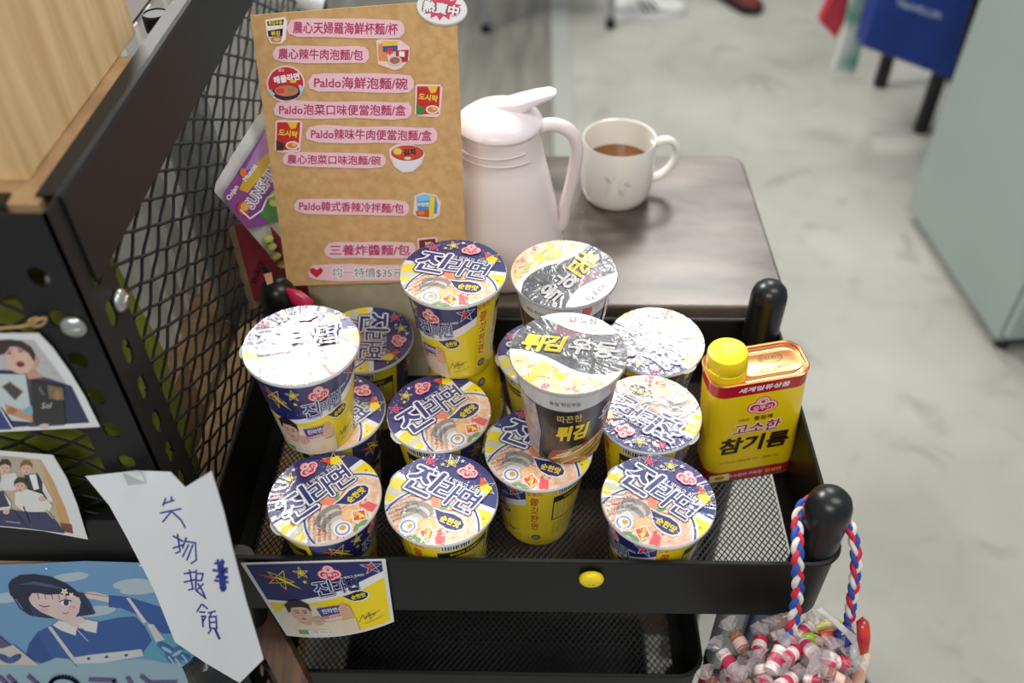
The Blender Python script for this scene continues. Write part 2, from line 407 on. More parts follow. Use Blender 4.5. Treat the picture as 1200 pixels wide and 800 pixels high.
def jin_lid_art():
    rnd = random.Random(3)
    a = Art('lid', clip=ell(0, 0, 0.985, n=64))
    a.poly(ell(0, 0, 0.985, n=64), NAVY)
    a.poly([(-0.86, 0.56), (1.05, -0.28), (1.05, -1.1), (-1.1, -1.1), (-1.1, 0.30)], (240, 240, 244))
    a.poly([(-0.83, 0.44), (-0.45, 0.28), (-0.62, -0.2), (-1.2, 0.0), (-1.1, 0.30)], (250, 226, 60))
    a.poly([(-0.98, 0.24), (-0.60, 0.10), (-0.64, -0.04), (-1.06, 0.10)], (214, 214, 190))
    a.poly([(0.60, -0.20), (0.98, -0.36), (0.90, -0.75), (0.60, -0.95), (0.5, -0.6)], (250, 226, 50))
    a.text('●', 0.76, -0.44, 0.07, (200, 150, 30))
    for r, col in ((0.905, (232, 232, 238)), (0.87, (58, 66, 130)), (0.835, (236, 232, 232))): a.poly(ell(-0.16, -0.66, r, n=48), col)
    nood = ink((240, 186, 156), 'lid', (249, 228, 208), 190, (1, 1, 1))
    a.poly(ell(-0.16, -0.66, 0.80, n=48), nood)
    for i in range(70):     # noodle strands
        an, rr = rnd.uniform(0, 2 * PI), rnd.uniform(0.1, 0.76); x, y = -0.16 + rr * math.cos(an), -0.66 + rr * math.sin(an)
        if math.hypot(x, y) > 0.9: continue
        t = rnd.uniform(0, PI); l = rnd.uniform(0.06, 0.16); pts = [(x + l * (k - 1) * math.cos(t) + 0.03 * math.sin(k * 2), y + l * (k - 1) * math.sin(t) + 0.03 * math.cos(k * 2)) for k in range(3)]
        a.line(pts, rnd.uniform(0.016, 0.03), rnd.choice([(250, 214, 176), (232, 140, 104), (246, 190, 150), (222, 112, 80)]), lev=(i % 12 == 0))
    a.poly([(-0.2, 0.04), (0.0, -0.02), (0.1, -0.3), (-0.12, -0.32)], (240, 140, 110)).poly([(-0.05, 0.0), (0.07, -0.05), (0.1, -0.3), (0.0, -0.3)], (246, 170, 140), lev=False)
    for x, y, q in ((-0.36, -0.26, 1.0), (-0.44, -0.40, 0.95)):   # mushroom slices
        a.poly(ell(x, y, 0.27 * q, 0.17 * q, rot=-18), (150, 142, 138)); a.poly(ell(x - .02, y - 0.05, 0.22 * q, 0.12 * q, rot=-18), (206, 200, 192)); a.poly(ell(x - .03, y - 0.08, 0.13 * q, 0.07 * q, rot=-18), (232, 226, 216))
    a.poly(ell(-0.20, -0.60, 0.17, 0.15), (246, 186, 122)); a.poly(ell(-0.22, -0.58, 0.12, 0.10), (250, 204, 146))
    a.poly(ell(-0.52, -0.62, 0.16, 0.16), WH); a.poly(ell(-0.52, -0.62, 0.13, 0.13), (112, 146, 206)); a.poly(ell(-0.52, -0.62, 0.10, 0.10), WH); a.poly(ell(-0.50, -0.61, 0.055, 0.055), (230, 170, 60))
    for x, y, t in ((-0.46, -0.84, 20), (-0.32, -0.88, -30), (-0.22, -0.90, 10), (0.06, -0.22, 30)): a.poly(ell(x, y, 0.12, 0.04, n=12, rot=t), (112, 160, 96), lev=False)
    a.poly([(-0.05, -0.95), (0.12, -0.97), (0.14, -0.78), (0.0, -0.70)], (238, 96, 104))
    a.poly([(-0.34, -0.72), (-0.14, -0.60), (-0.02, -0.80), (-0.2, -0.94)], WH); a.poly([(-0.31, -0.73), (-0.15, -0.63), (-0.05, -0.80), (-0.2, -0.91)], (232, 84, 40))
    a.text('4', -0.18, -0.80, 0.2, (255, 236, 120), -20, 0.03); a.text('국물', -0.20, -0.69, 0.1, (255, 226, 150), -20, 0.02)
    for i in range(5): a.text('조리시 뜨거우니 주의', -0.74 + i * 0.045, -0.10 - i * 0.075, 0.062, (70, 66, 80), 28, 0.0, lev=False)
    badge(a, 0.18, -0.50, 0.27, -24)
    star_lines(a, 0.77, 0.22, 0.21, (236, 206, 70), 0.012, 100)
    a.poly([(0.67, 0.46), (0.78, 0.29), (0.665, 0.22)], (232, 70, 40)); a.poly([(0.665, 0.23), (0.78, 0.29), (0.89, 0.20), (0.74, -0.06)], (250, 226, 30))
    star_lines(a, -0.26, 0.80, 0.15, (236, 130, 150), 0.012); a.poly(star(-0.26, 0.80, 0.07), (226, 60, 84))
    star_lines(a, 0.13, 0.77, 0.14, (236, 226, 130), 0.012); a.poly(star(0.13, 0.77, 0.075), (246, 220, 70)); a.poly(star(-0.03, 0.72, 0.05), (246, 220, 70))
    a.poly(star(0.33, 0.80, 0.05), WH)
    for i in range(26):
        an, r = rnd.uniform(0.05, 2.6), rnd.uniform(0.55, 0.95); a.poly(star(r * math.cos(an), r * math.sin(an), 0.014, n=4), (220, 220, 240), lev=False)
    jin_title(a, -0.05, 0.18, 0.55, -27, (0.105, 0.070, 0.020))
    a.text('더 맛있고 진해진!', 0.42, 0.235, 0.115, WH, -27, 0.02)
    logo(a, 0.44, 0.56, 0.175, -14)
    return a
def front_panel(a):
    """front of the cup: x in degrees around the cup (-66..66), y in percent of the height"""
    fy = 1
    rnd = random.Random(5)
    a.poly([(-70, 0), (70, 0), (70, 100), (-70, 100)], (250, 222, 30))
    a.poly([(-70, 46), (-40, 44), (0, 50), (40, 60), (70, 74), (70, 100), (-70, 100)], (240, 240, 244))
    a.poly([(-70, 52), (-40, 50), (-5, 56), (30, 66), (70, 84), (70, 101), (-70, 101)], (36, 42, 104))
    a.poly([(-70, 0), (30, 0), (20, 14), (4, 36), (-10, 42), (-30, 44), (-70, 46)], (238, 226, 204))
    a.poly([(-70, 32), (-44, 46), (-58, 48), (-70, 48)], (244, 214, 60))
    star_lines(a, -40, 80, 14, (236, 210, 60), 0.9, 200); a.poly([(-46, 84), (-38, 82), (-22, 66), (-34, 74)], (250, 222, 30)); a.poly([(-60, 88), (-46, 84), (-44, 79)], (226, 80, 40))
    star_lines(a, -16, 88, 8, (236, 220, 120), 0.7); a.poly(star(-16, 88, 4), (246, 220, 60)); a.poly(star(-16, 76, 3), (246, 220, 60))
    star_lines(a, 56, 92, 12, (220, 220, 240), 0.7); a.poly([(50, 96), (58, 94), (54, 86)], (226, 60, 60))
    logo(a, 12, 86, 11)
    jin_title(a, 12, 67, 19, 7)
    a.text('더 맛있고 진해진!', 34, 80.5, 3.6, WH, 8, 0.02)
    badge(a, 34, 52, 12, 10, bg=(30, 28, 40))
    skin, hair, cloth = (226, 186, 160), (46, 34, 32), (236, 220, 196)
    a.poly([(-56, 0), (-52, 12), (-44, 20), (-30, 22), (-8, 20), (10, 22), (20, 14), (28, 0)], cloth)
    a.poly([(-42, 18), (-30, 16), (-28, 24), (-42, 25)], (214, 172, 146))
    a.poly(ell(-36, 33, 11.5, 13), skin)
    a.poly([(-50, 34), (-50, 46), (-42, 52), (-30, 52), (-23, 46), (-23, 35), (-26, 41), (-33, 43), (-44, 42), (-47, 36)], hair)
    for x in (-40, -31): a.poly(ell(x, 34.5, 2.0, 0.8, n=10), (50, 36, 34)); a.line([(x - 2.4, 37.4), (x + 2.4, 37.6)], 0.7, (60, 44, 40))
    a.line([(-36, 33), (-35.4, 29.6)], 0.5, (198, 150, 128)); a.poly(ell(-35.5, 25.8, 3.2, 1.1, n=12), (206, 104, 104))
    a.poly([(-14, 28), (12, 32), (12, 42), (-16, 40)], (72, 66, 150)); a.text('진라면', -2, 36, 7, WH, 5, 0.03); a.poly([(-12, 24), (10, 27), (11, 32), (-14, 28)], (216, 150, 130)); a.text('순한맛', 0, 28, 4, WH, 5)
    a.poly(ell(-20, 22, 6.5, 6.5), (222, 178, 152)); a.line([(-22, 24), (-17, 23)], 0.6, (188, 140, 116)); a.line([(-22, 21.5), (-17, 20.5)], 0.6, (188, 140, 116))
    a.poly([(10, 22), (24, 24), (22, 40), (14, 45), (8, 38)], (222, 178, 152)); a.line([(12, 38), (19, 40)], 0.7, (188, 140, 116)); a.line([(12, 35), (19, 36.5)], 0.7, (188, 140, 116))
    a.poly([(4, 0), (26, 0), (25, 22), (8, 21)], (230, 210, 184))
    a.line([(28, 14), (34, 24), (36, 16), (42, 26), (42, 15), (50, 22), (36, 19), (56, 25)], 0.6, (60, 50, 30)); a.line([(34, 10), (48, 12), (58, 16)], 0.6, (60, 50, 30))
    a.poly([(-50, 3), (-12, 3), (-12, 9), (-50, 9)], (240, 242, 240)); a.poly([(-50, 3), (-38, 3), (-38, 9), (-50, 9)], (110, 170, 90)); a.text('나트륨 1200mg', -25, 6, 3.4, (60, 70, 140), 0, 0, sx=1.0)
    return a
def side_panel(a, x0):
    a.poly([(x0, 0), (x0 + 110, 0), (x0 + 110, 100), (x0, 100)], (248, 222, 28))
    a.text('오뚜기', x0 + 12, 93, 7, (206, 60, 30), 0, 0.03)
    for i, t in enumerate(('쫄', '깃', '한', '면')): a.text(t, x0 + 12, 80 - i * 15, 14, (208, 72, 36), -6, 0.03, sx=0.9)
    a.poly([(x0 + 36, 44), (x0 + 102, 44), (x0 + 102, 86), (x0 + 36, 86)], (34, 34, 22)); a.poly([(x0 + 38, 46), (x0 + 100, 46), (x0 + 100, 76), (x0 + 38, 76)], (244, 222, 60))
    for i in range(6): a.text('재료 면 소맥분 감자전분 스프', x0 + 69, 73 - i * 4.6, 3.6, (60, 56, 20), 0, 0, width=58, lev=False)
    a.text('조리방법 영양정보', x0 + 69, 81, 5, (250, 226, 60), 0, 0.02)
    a.poly([(x0 + 40, 89), (x0 + 76, 89), (x0 + 76, 98), (x0 + 40, 98)], WH)
    for i in range(11): a.poly([(x0 + 42 + i * 3, 90), (x0 + 43.4 + i * 3 + (i % 3) * .4, 90), (x0 + 43.4 + i * 3 + (i % 3) * .4, 97), (x0 + 42 + i * 3, 97)], BK, lev=False)
    for i in range(5): a.text('끓는 물을 선까지 붓고 뚜껑을 덮으세요', x0 + 69, 38 - i * 5, 3.4, (90, 80, 20), 0, 0, width=60, lev=False)
    a.poly(ell(x0 + 14, 14, 7, 5), (60, 60, 60)); a.poly(ell(x0 + 14, 14, 5, 3.4), (150, 150, 150))
    return a
RB, RT = 0.0305, 0.0428
def cup_wrap(u, v, h):
    t = v / 100; r = RB + (RT - RB) * t + h + 0.0001; z = 0.003 + t * (CUPH - 0.009)
    return Vector((r * math.sin(R_(u)), -r * math.cos(R_(u)), z))
def cup_body_mesh(name, art, base, rimc):
    mb = MB(); mb.recalc = False
    mb.lathe([(0.0275, 0.004), (0.0285, 0.0), (RB - 0.0006, 0.0), (RB, 0.003), (RT, CUPH - 0.006), (RT + 0.0004, CUPH - 0.0052), (RT + .0022, CUPH - 0.0044), (RT + .0022, CUPH - 0.002)], base, 56)
    art.into(mb, cup_wrap, 2.5e-5, sub=5)
    ob = mb.build(name, None, True, 30); me = ob.data; bpy.data.objects.remove(ob); return me
def lid_mesh(name, art, rimm, backm):
    mb = MB(); mb.recalc = False
    n = 64
    mb.lathe([(RT + 0.0022, -0.0034), (RL - 0.0004, -0.0036), (RL, -0.0026), (RL, -0.0012), (RL - 0.0006, -0.0002), (RL - 0.0016, 0.0)], rimm, n)
    T_ = Matrix.Rotation(R_(150), 4, 'Z'); tab = [T_ @ Vector((RL * math.cos(R_(a)) - 0.0008, RL * math.sin(R_(a)), -0.0008)) for a in (-12, -6, 0, 6, 12)] + [T_ @ Vector((RL + 0.0035 * math.cos(R_(b)) - 0.001, 0.0085 * math.sin(R_(b)), -0.0026)) for b in (70, 35, 0, -35, -70)]
    mb.add(tab, [tuple(range(10))], rimm)
    art.into(mb, lambda x, y, h: Vector((x * RL, y * RL, h)), 2.2e-5)
    ob = mb.build(name, None, True, 35); me = ob.data; bpy.data.objects.remove(ob); return me
ja = Art('body'); side_panel(ja, 68); side_panel(ja, -178); front_panel(ja)
JIN_BODY = cup_body_mesh('jin_cup_body', ja, ink((248, 222, 28), 'body'), None)
JIN_LID = lid_mesh('jin_cup_lid', jin_lid_art(), ink((222, 222, 226), 'lid'), WHITE)
# black-lidded udon cups
def udon_lid_art():
    rnd = random.Random(9)
    a = Art('lid', clip=ell(0, 0, 0.985, n=64))
    a.poly(ell(0, 0, 0.985, n=64), ink((92, 94, 98), 'foil', (52, 53, 56), 60))
    a.poly([(-0.2, 0.7), (0.25, 0.46), (0.1, 0.3), (-0.3, 0.5)], ink((110, 84, 92), 'foil'))
    cur = [(-1.1, 0.06), (-0.80, 0.05), (-0.58, -0.02), (-0.38, -0.12), (-0.2, -0.24), (-0.05, -0.36), (0.12, -0.46), (0.35, -0.54), (0.6, -0.54), (0.83, -0.46), (1.1, -0.3)]
    a.poly(cur + [(1.1, -1.2), (-1.1, -1.2)], WH)
    food = ink((238, 186, 130), 'lid', (250, 226, 188), 150)
    a.poly([(-1.1, -0.10)] + [(x, y - 0.12) for x, y in cur[1:-1]] + [(1.1, -0.44), (1.1, -1.2), (-1.1, -1.2)], food)
    for i in range(60):
        x, y = rnd.uniform(-0.9, 0.9), rnd.uniform(-0.95, -0.2)
        if math.hypot(x, y) > 0.93 or y > -0.3 - 0.3 * (x + .5): continue
        t = rnd.uniform(-.6, .6); l = rnd.uniform(0.06, 0.14); a.line([(x - l * math.cos(t), y - l * math.sin(t)), (x, y + 0.02), (x + l * math.cos(t), y + l * math.sin(t))], 0.028, rnd.choice([(252, 232, 196), (236, 168, 96), (250, 214, 150), (226, 130, 80)]), lev=(i % 10 == 0))
    for x, y, r, c in ((-0.45, -0.42, 0.17, (248, 214, 90)), (-0.18, -0.60, 0.14, (250, 206, 70)), (-0.62, -0.62, 0.11, (246, 190, 60)), (-0.40, -0.80, 0.08, (240, 110, 140)), (0.04, -0.84, 0.07, (240, 130, 150)), (0.16, -0.70, 0.1, (200, 206, 110)), (0.45, -0.72, 0.09, (248, 216, 130))): a.poly(ell(x, y, r, r * .7, n=16, rot=20), c)
    a.poly([(-0.56, 1.0), (-0.5, 0.88), (-0.36, 0.80), (-0.2, 0.70), (-0.05, 0.60), (0.1, 0.52), (0.3, 0.44), (0.55, 0.41), (0.78, 0.43), (1.05, 0.5), (1.05, 1.1), (-0.56, 1.1)], (240, 242, 242))
    a.poly(ell(0.10, 0.80, 0.085, 0.065), (206, 34, 54)); a.poly(ell(0.10, 0.81, 0.035, 0.04), WH)
    a.text('농심', 0.36, 0.76, 0.17, (40, 40, 44), -4, 0.02); a.text('뜨거운 물을 부어주세요', 0.52, 0.52, 0.07, (110, 110, 114), -8)
    for t, x, y, s, c in (('튀', -0.60, 0.22, 0.44, (250, 226, 40)), ('김', -0.24, 0.19, 0.42, (250, 226, 40)), ('우', 0.20, 0.12, 0.42, WH), ('동', 0.62, 0.04, 0.42, WH)):
        a.text(t, x, y, s, (30, 30, 32), -9, 0.075, shear=0.2, lev=False); 
    a.up()
    for t, x, y, s, c in (('튀', -0.60, 0.22, 0.44, (250, 226, 40)), ('김', -0.24, 0.19, 0.42, (250, 226, 40)), ('우', 0.20, 0.12, 0.42, WH), ('동', 0.62, 0.04, 0.42, WH)):
        a.text(t, x, y, s, c, -9, 0.042, shear=0.2, lev=False)
    return a
def udon_body_art():
    rnd = random.Random(4)
    a = Art('body')
    for x0 in (-180, 0):
        a.poly([(x0 - 90, 0), (x0 + 90, 0), (x0 + 90, 100), (x0 - 90, 100)], (28, 28, 30))
        a.poly([(x0 - 90, 80), (x0, 78), (x0 + 90, 86), (x0 + 90, 101), (x0 - 90, 101)], (206, 206, 208))
        a.poly(ell(x0 + 58, 93, 7, 9), (190, 40, 60)); a.text('농심 튀김우동', x0 - 4, 88, 6, (60, 60, 64), 0, 0.02)
        a.poly([(x0 - 30, 0), (x0 + 90, 0), (x0 + 90, 46), (x0 + 52, 36), (x0 + 10, 24), (x0 - 20, 18)], (170, 84, 50))
        for i in range(130):
            x = x0 + rnd.uniform(-12, 84); y = rnd.uniform(2, 34); l = rnd.uniform(6, 14)
            if y > 20 + (x - x0) * .22: continue
            a.line([(x - l, y - l * .35), (x + l, y + l * .45)], rnd.uniform(1.2, 2.4), rnd.choice([(168, 178, 70), (236, 200, 140), (210, 120, 60), (190, 60, 44), (240, 224, 180), (120, 150, 60)]), lev=(i % 10 == 0))
        a.poly([(x0 - 90, 0), (x0 - 46, 0), (x0 - 36, 40), (x0 - 40, 78), (x0 - 90, 80)], ink((196, 190, 186), 'body', (150, 142, 136), 120)); a.poly([(x0 - 78, 24), (x0 - 58, 20), (x0 - 54, 50), (x0 - 76, 60)], (216, 150, 120))
        a.text('따끈한', x0 + 2, 68, 11, (226, 200, 120), 4, 0.01)
        a.text('튀김', x0 + 6, 47, 23, (240, 208, 40), 6, 0.05, shear=0.25); a.text('우동', x0 + 62, 62, 23, WH, 8, 0.03, shear=0.3)
    return a
UDON_BODY = cup_body_mesh('udon_cup_body', udon_body_art(), ink((28, 28, 30), 'body'), None)
UDON_LID = lid_mesh('udon_cup_lid', udon_lid_art(), ink((170, 172, 174), 'lid'), WHITE)

def cup(x, y, ztop, lidrot, bodyrot, label, kind='jin', tilt=(0, 0), group='navy and yellow noodle cups'):
    t = empty('noodle_cup', (x, y, ztop - CUPH), (R_(tilt[0]), R_(tilt[1]), 0)); tag(t, label, 'noodle cup', group)
    b = link('cup_body', JIN_BODY if kind == 'jin' else UDON_BODY, t); b.rotation_euler.z = R_(bodyrot)
    l = link('lid', JIN_LID if kind == 'jin' else UDON_LID, t, (0, 0, CUPH)); l.rotation_euler.z = R_(lidrot)
    return t
Z1 = 0.805; Z2 = 0.911
cup(-0.1739, 0.4565, Z1, 72, 60, 'navy-lidded noodle cup in the front left corner of the tray, letters running upward')
cup(-0.0762, 0.4565, Z1, 0, 140, 'navy-lidded noodle cup second from left in the tray front row')
cup(0.0047, 0.5114, Z1, 3, -85, 'navy and yellow cup whose lid carries the leaning black-lidded cup')
cup(0.1040, 0.4570, Z1, -12, -75, 'navy-lidded noodle cup at the right end of the tray front row')
cup(0.1050, 0.5535, Z1, 172, 100, 'navy-lidded noodle cup with upside-down lid, beside the sesame oil can')
cup(0.1200, 0.6515, Z1, 158, 60, 'noodle cup with lid whitened by glare, at the back right of the tray', tilt=(1.5, 0))
cup(-0.0859, 0.5525, Z1, 70, 100, 'navy-lidded noodle cup in the tray middle row, left of the leaning stack')
cup(-0.1666, 0.6485, Z1, -58, 120, 'navy-lidded noodle cup at the back left with letters running downward', )
cup(-0.1825, 0.5530, Z1, -6, 100, 'noodle cup mostly hidden underneath the glare-lidded upper cup on the left')
cup(0.0120, 0.6300, Z1, 40, 60, 'navy-lidded noodle cup mostly hidden behind and below the black-lidded cups')
k = cup(-0.0700, 0.6320, Z1, 20, 60, 'yellow noodle cup underneath the rearmost stacked navy cup'); k.rotation_euler.x = PI; k.location.z = Z1
cup(-0.1912, 0.5300, Z2, 40, 14, 'upper noodle cup on the left with glare on its lid', tilt=(0, 1.0))
cup(-0.0718, 0.6230, Z2, 13, -38, 'upper navy-lidded noodle cup stacked at the back in front of the price board')
cup(0.0262, 0.6225, Z2, -117, 150, 'rear black-lidded udon cup beside the pink pitcher', 'udon', group='black-lidded udon cups')
cup(0.0278, 0.5224, Z2, 0, 0, 'front black-lidded udon cup perched on top of a navy cup', 'udon', group='black-lidded udon cups')

# ------------------------------------------------------------------ sesame oil can
CA = R_(9.0)
can = tag(empty('oil_can', (0.2110, 0.5830, 0.7015), (0, R_(-5.0), CA)), 'yellow sesame oil can with copper top and yellow cap in the tray', 'oil can')
CW, CD, CH = 0.090, 0.044, 0.146
can.scale = (1, 1, 0.955)
YC = mat('yellow_tin_print', (246, 212, 16), 0.32, coat=0.3); RC = mat('red_tin_band', (190, 22, 44), 0.32, coat=0.3); COP = mat('copper_lacquer', (226, 160, 104), 0.28, metal=0.85)
mb = MB()
def cl(ins, z, r=0.014): return rrect(-CW / 2 + ins, CW / 2 - ins, -CD / 2 + ins, CD / 2 - ins, r - ins * .5, z, 7)
mb.loft([cl(0.003, 0.0), cl(0.0005, 0.0), cl(-0.0006, 0.001), cl(0, 0.0025)], COP, cap0=True).loft([cl(0, 0.0025), cl(0, 0.017)], RC).loft([cl(0, 0.017), cl(0, 0.130)], YC).loft([cl(0, 0.130), cl(0, 0.1445)], RC)
mb.build('can_body', can)
mb = MB().loft([cl(0, 0.1445), cl(-0.0008, 0.1452), cl(-0.0010, 0.1464), cl(0.0002, 0.1472), cl(0.0014, 0.1464), cl(0.0018, 0.1440), cl(0.004, 0.1432), cl(0.007, 0.1432), cl(0.0080, 0.1438), cl(0.012, 0.1438)], COP, cap1=True)
top = mb.build('top_panel', can)
mb = MB(); loops = [[Vector((0.014 + p.x * .60, p.y * .58, z)) for p in cl(0, z)] for z in (0.1438, 0.1444, 0.1444)]
loops[2] = [Vector((0.014 + (v.x - 0.014) * .95, v.y * .92, v.z)) for v in loops[2]]
loops.append([Vector((0.014 + (v.x - 0.014) * .93, v.y * .89, 0.1439)) for v in loops[2]])
mb.loft(loops, COP, cap1=True); mb.build('embossed_panel', top)
ta = Art('paper'); 
ta.text('2025.12.08까지', 0.016, -0.006, 0.0046, (120, 78, 44), 0, .01).text('식품위생법에 의한 한글표시사항', 0.016, -0.0105, 0.0038, (140, 92, 56), 0).text('원터치캔', 0.016, 0.006, 0.006, (150, 98, 60)); ta.line(ell(0.016, 0.006, 0.011, 0.006), 0.0005, (150, 100, 62), closed=True)
ta.into(mb2 := MB(), lambda x, y, h: Vector((x, y, 0.1441 + h)), 3e-5); mb2.recalc = False; mb2.build('date_print', top, smooth=False)
CAPY = mat('yellow_plastic_cap', (248, 216, 20), 0.38)
M4 = Matrix.Translation((-0.0270, -0.001, 0.1432))
mb = MB().lathe([(0.0185, 0.0), (0.0185, 0.010), (0.0178, 0.0108), (0.0184, 0.0116), (0.0178, 0.0255), (0.0170, 0.0275), (0.0150, 0.0284), (0.001, 0.0285)], CAPY, 44, M=M4)
cp = mb.build('cap', can)
MB().box((-0.006, -0.0012, 0), (0.006, 0.0012, 0.003), CAPY, M4 @ Matrix.Rotation(R_(-55), 4, 'Z') @ Matrix.Translation((0, -0.0185, 0.0105))).build('thumb_tab', cp)
ca = Art('gloss')     # printing on the front, in can millimetres
ca.text('세계일류상품', 2, 137.5, 7, WH, 0, 0.035, width=46, shear=0.15)
logo(ca, 2.5, 112, 13.2)
ca.text('100%', -13.5, 95.2, 5.2, (90, 50, 20), 0, 0.0).text('통참깨', 4.5, 95.2, 6.6, (60, 30, 14), 0, 0.03)
ca.title('고소한', -0.5, 82, 16.5, 0, ((WH, 0.085), ((186, 24, 70), 0.03)), width=None, shear=0.15)
ca.text('참기름', -1, 58.5, 25, (54, 28, 14), 0, 0.04, sx=0.98, shear=0.12)
ca.text('OTTOGI SESAME OIL', -14, 33, 4.2, (120, 84, 20), 0, 0.0).text('500 ml', 17, 33, 5.6, (96, 60, 16), 0, 0.0)
ca.text('고소함이 가득한', -6, 9.5, 5, WH, 0, 0.02).text('안심캔', 22, 9.5, 6, (250, 214, 60), 0, 0.03)
ca.poly([(-42, 4), (-22, 4), (-22, 15), (-42, 15)], (250, 236, 150)); ca.poly(ell(-32, 9.5, 5, 3), (200, 150, 60)); ca.text('KOREA', -32, 9.5, 2.4, (80, 50, 20))
mb2 = MB(); mb2.recalc = False
ca.into(mb2, lambda x, y, h: Vector((x / 1000, -CD / 2 - h, y / 1000)), 4e-5); mb2.build('front_print', can, smooth=False)

# ------------------------------------------------------------------ table, pitcher, mug
TBZ = 0.785
tb = tag(empty('side_table', (0, 0.87, 0)), 'dark weathered wooden side table behind the cart, carrying the pitcher and mug', 'table')
mb = MB(); TLp = [(-0.272, 0.722), (0.262, 0.722), (0.268, 0.735), (0.2695, 0.760), (0.266, 0.998), (0.262, 1.010), (0.250, 1.018), (-0.272, 1.018)]
mb.loft([[Vector((x, y - 0.87, z)) for x, y in TLp] for z in (TBZ - 0.028, TBZ)], TABLEWOOD, cap0=True, cap1=True); bevel(mb.build('tabletop', tb, smooth=False), 0.003)
for x in (-0.25, 0.235):
    for y in (0.75, 0.99): MB().box((x - .018, y - .018 - 0.87, 0), (x + .018, y + .018 - 0.87, TBZ - 0.028), TABLEWOOD).build('leg', tb, smooth=False)
for nm, lo, hi in (('front_panel', (-0.232, 0.742, 0.06), (0.217, 0.756, TBZ - .028)), ('back_panel', (-0.232, 0.985, 0.06), (0.217, 0.998, TBZ - .028))): MB().box((lo[0], lo[1] - .87, lo[2]), (hi[0], hi[1] - .87, hi[2]), DARKWOOD).build(nm, tb, smooth=False)  # unseen panels, added to block bright floor behind the mesh tray
MB().box((-0.23, 0.757 - .87, TBZ - .075), (0.23, 0.98 - .87, TBZ - .028), TABLEWOOD).build('apron', tb, smooth=False)
PINK = mat('pale_pink_plastic', (226, 215, 216), 0.38, spec=0.45); PINKL = mat('pale_pink_lid', (238, 228, 232), 0.3)
pit = tag(empty('water_pitcher', (-0.036, 0.806, TBZ)), 'pale pink plastic water pitcher with flip lid, behind the price board', 'pitcher')
prof = [(0.058, 0.0), (0.066, 0.002), (0.0685, 0.008), (0.0665, 0.03), (0.0605, 0.065), (0.0530, 0.10), (0.0470, 0.127), (0.0466, 0.1276), (0.0440, 0.142), (0.0415, 0.160), (0.0418, 0.163), (0.0402, 0.170)]
MB().lathe(prof, PINK, 56).build('pitcher_body', pit)
for z0, z1, a0, a1 in ((0.152, 0.1545, -62, 38), (0.146, 0.1445, -66, 44)):   # raised ribs on the shoulder
    pts = [Vector(((0.0440 + (0.152 - (z0 + (z1 - z0) * t)) * .14) * math.sin(R_(a0 + (a1 - a0) * t)), -(0.0440 + (0.152 - (z0 + (z1 - z0) * t)) * .14) * math.cos(R_(a0 + (a1 - a0) * t)), z0 + (z1 - z0) * t)) for t in [i / 20 for i in range(21)]]
    MB().tube(pts, 0.0008, PINK, 6).build('shoulder_rib', pit)
n = 56; lid_loops = []
for r, z in ((0.0402, 0.168), (0.0432, 0.1683), (0.0437, 0.1705), (0.0420, 0.1740), (0.035, 0.1800), (0.025, 0.1850), (0.013, 0.1880), (0.002, 0.1885)):
    lid_loops.append([Vector((r * math.cos(2 * PI * i / n), r * math.sin(2 * PI * i / n), z + (z - 0.168) * 0.10 * math.cos(2 * PI * i / n))) for i in range(n)])
lidp = MB().loft(lid_loops, PINKL, cap1=True).build('flip_lid', pit)
mb = MB(); secs = []
for x, w, z0, z1 in ((-0.004, 0.006, 0.180, 0.1895), (0.006, 0.012, 0.178, 0.1945), (0.020, 0.0135, 0.180, 0.1985), (0.036, 0.0125, 0.191, 0.2025), (0.050, 0.0105, 0.197, 0.2050), (0.056, 0.006, 0.1995, 0.2040)):
    secs.append([Vector((x, w * math.cos(t), (z0 + z1) / 2 + (z1 - z0) / 2 * math.copysign(abs(math.sin(t)) ** .6, math.sin(t)))) for t in [2 * PI * i / 16 for i in range(16)]])
mb.loft(secs, PINKL, cap0=True, cap1=True); mb.build('thumb_lever', lidp)
hp = [(0.034, 0.158), (0.046, 0.166), (0.060, 0.1655), (0.073, 0.157), (0.0785, 0.141), (0.0775, 0.118), (0.0735, 0.092), (0.0690, 0.068), (0.0660, 0.046), (0.0600, 0.040)]
def smooth_path(p, k=4):
    p = [Vector(q) for q in p]; out = []
    for i in range(len(p) - 1):
        a, b, c, d = p[max(i - 1, 0)], p[i], p[i + 1], p[min(i + 2, len(p) - 1)]
        for j in range(k):
            t = j / k; out.append(0.5 * ((2 * b) + (c - a) * t + (2 * a - 5 * b + 4 * c - d) * t * t + (3 * b - a - 3 * c + d) * t ** 3))
    return out + [p[-1]]
MB().tube(smooth_path([(x, 0, z) for x, z in hp]), 0.008, PINK, 14, rs=None if False else [(0.0085, 0.0068)] * (len(hp) * 4 - 3)).build('handle', pit)
MUGW = mat('white_glazed_ceramic', (232, 230, 222), 0.18, coat=0.4)
mug = tag(empty('coffee_mug', (0.0985, 0.931, TBZ)), 'white ceramic mug with brown tea, standing on the dark table', 'mug')
mo = [(0.030, 0.0), (0.0375, 0.001), (0.0405, 0.006), (0.0425, 0.014), (0.0435, 0.03), (0.0438, 0.0765), (0.0430, 0.0785), (0.0413, 0.0770), (0.0405, 0.06), (0.0398, 0.02), (0.036, 0.009), (0.001, 0.007)]
MB().lathe(mo, MUGW, 56).build('mug_body', mug)
MB().lathe([(0.0400, 0.045), (0.001, 0.0452)], mat('brown_tea', (112, 68, 22), 0.08, rgb2=(132, 84, 30)), 40, cap0=False).build('tea', mug)
hd = smooth_path([(0.041, 0, 0.064), (0.052, 0, 0.069), (0.064, 0, 0.066), (0.0715, 0, 0.054), (0.070, 0, 0.040), (0.061, 0, 0.026), (0.050, 0, 0.019), (0.0405, 0, 0.016)])
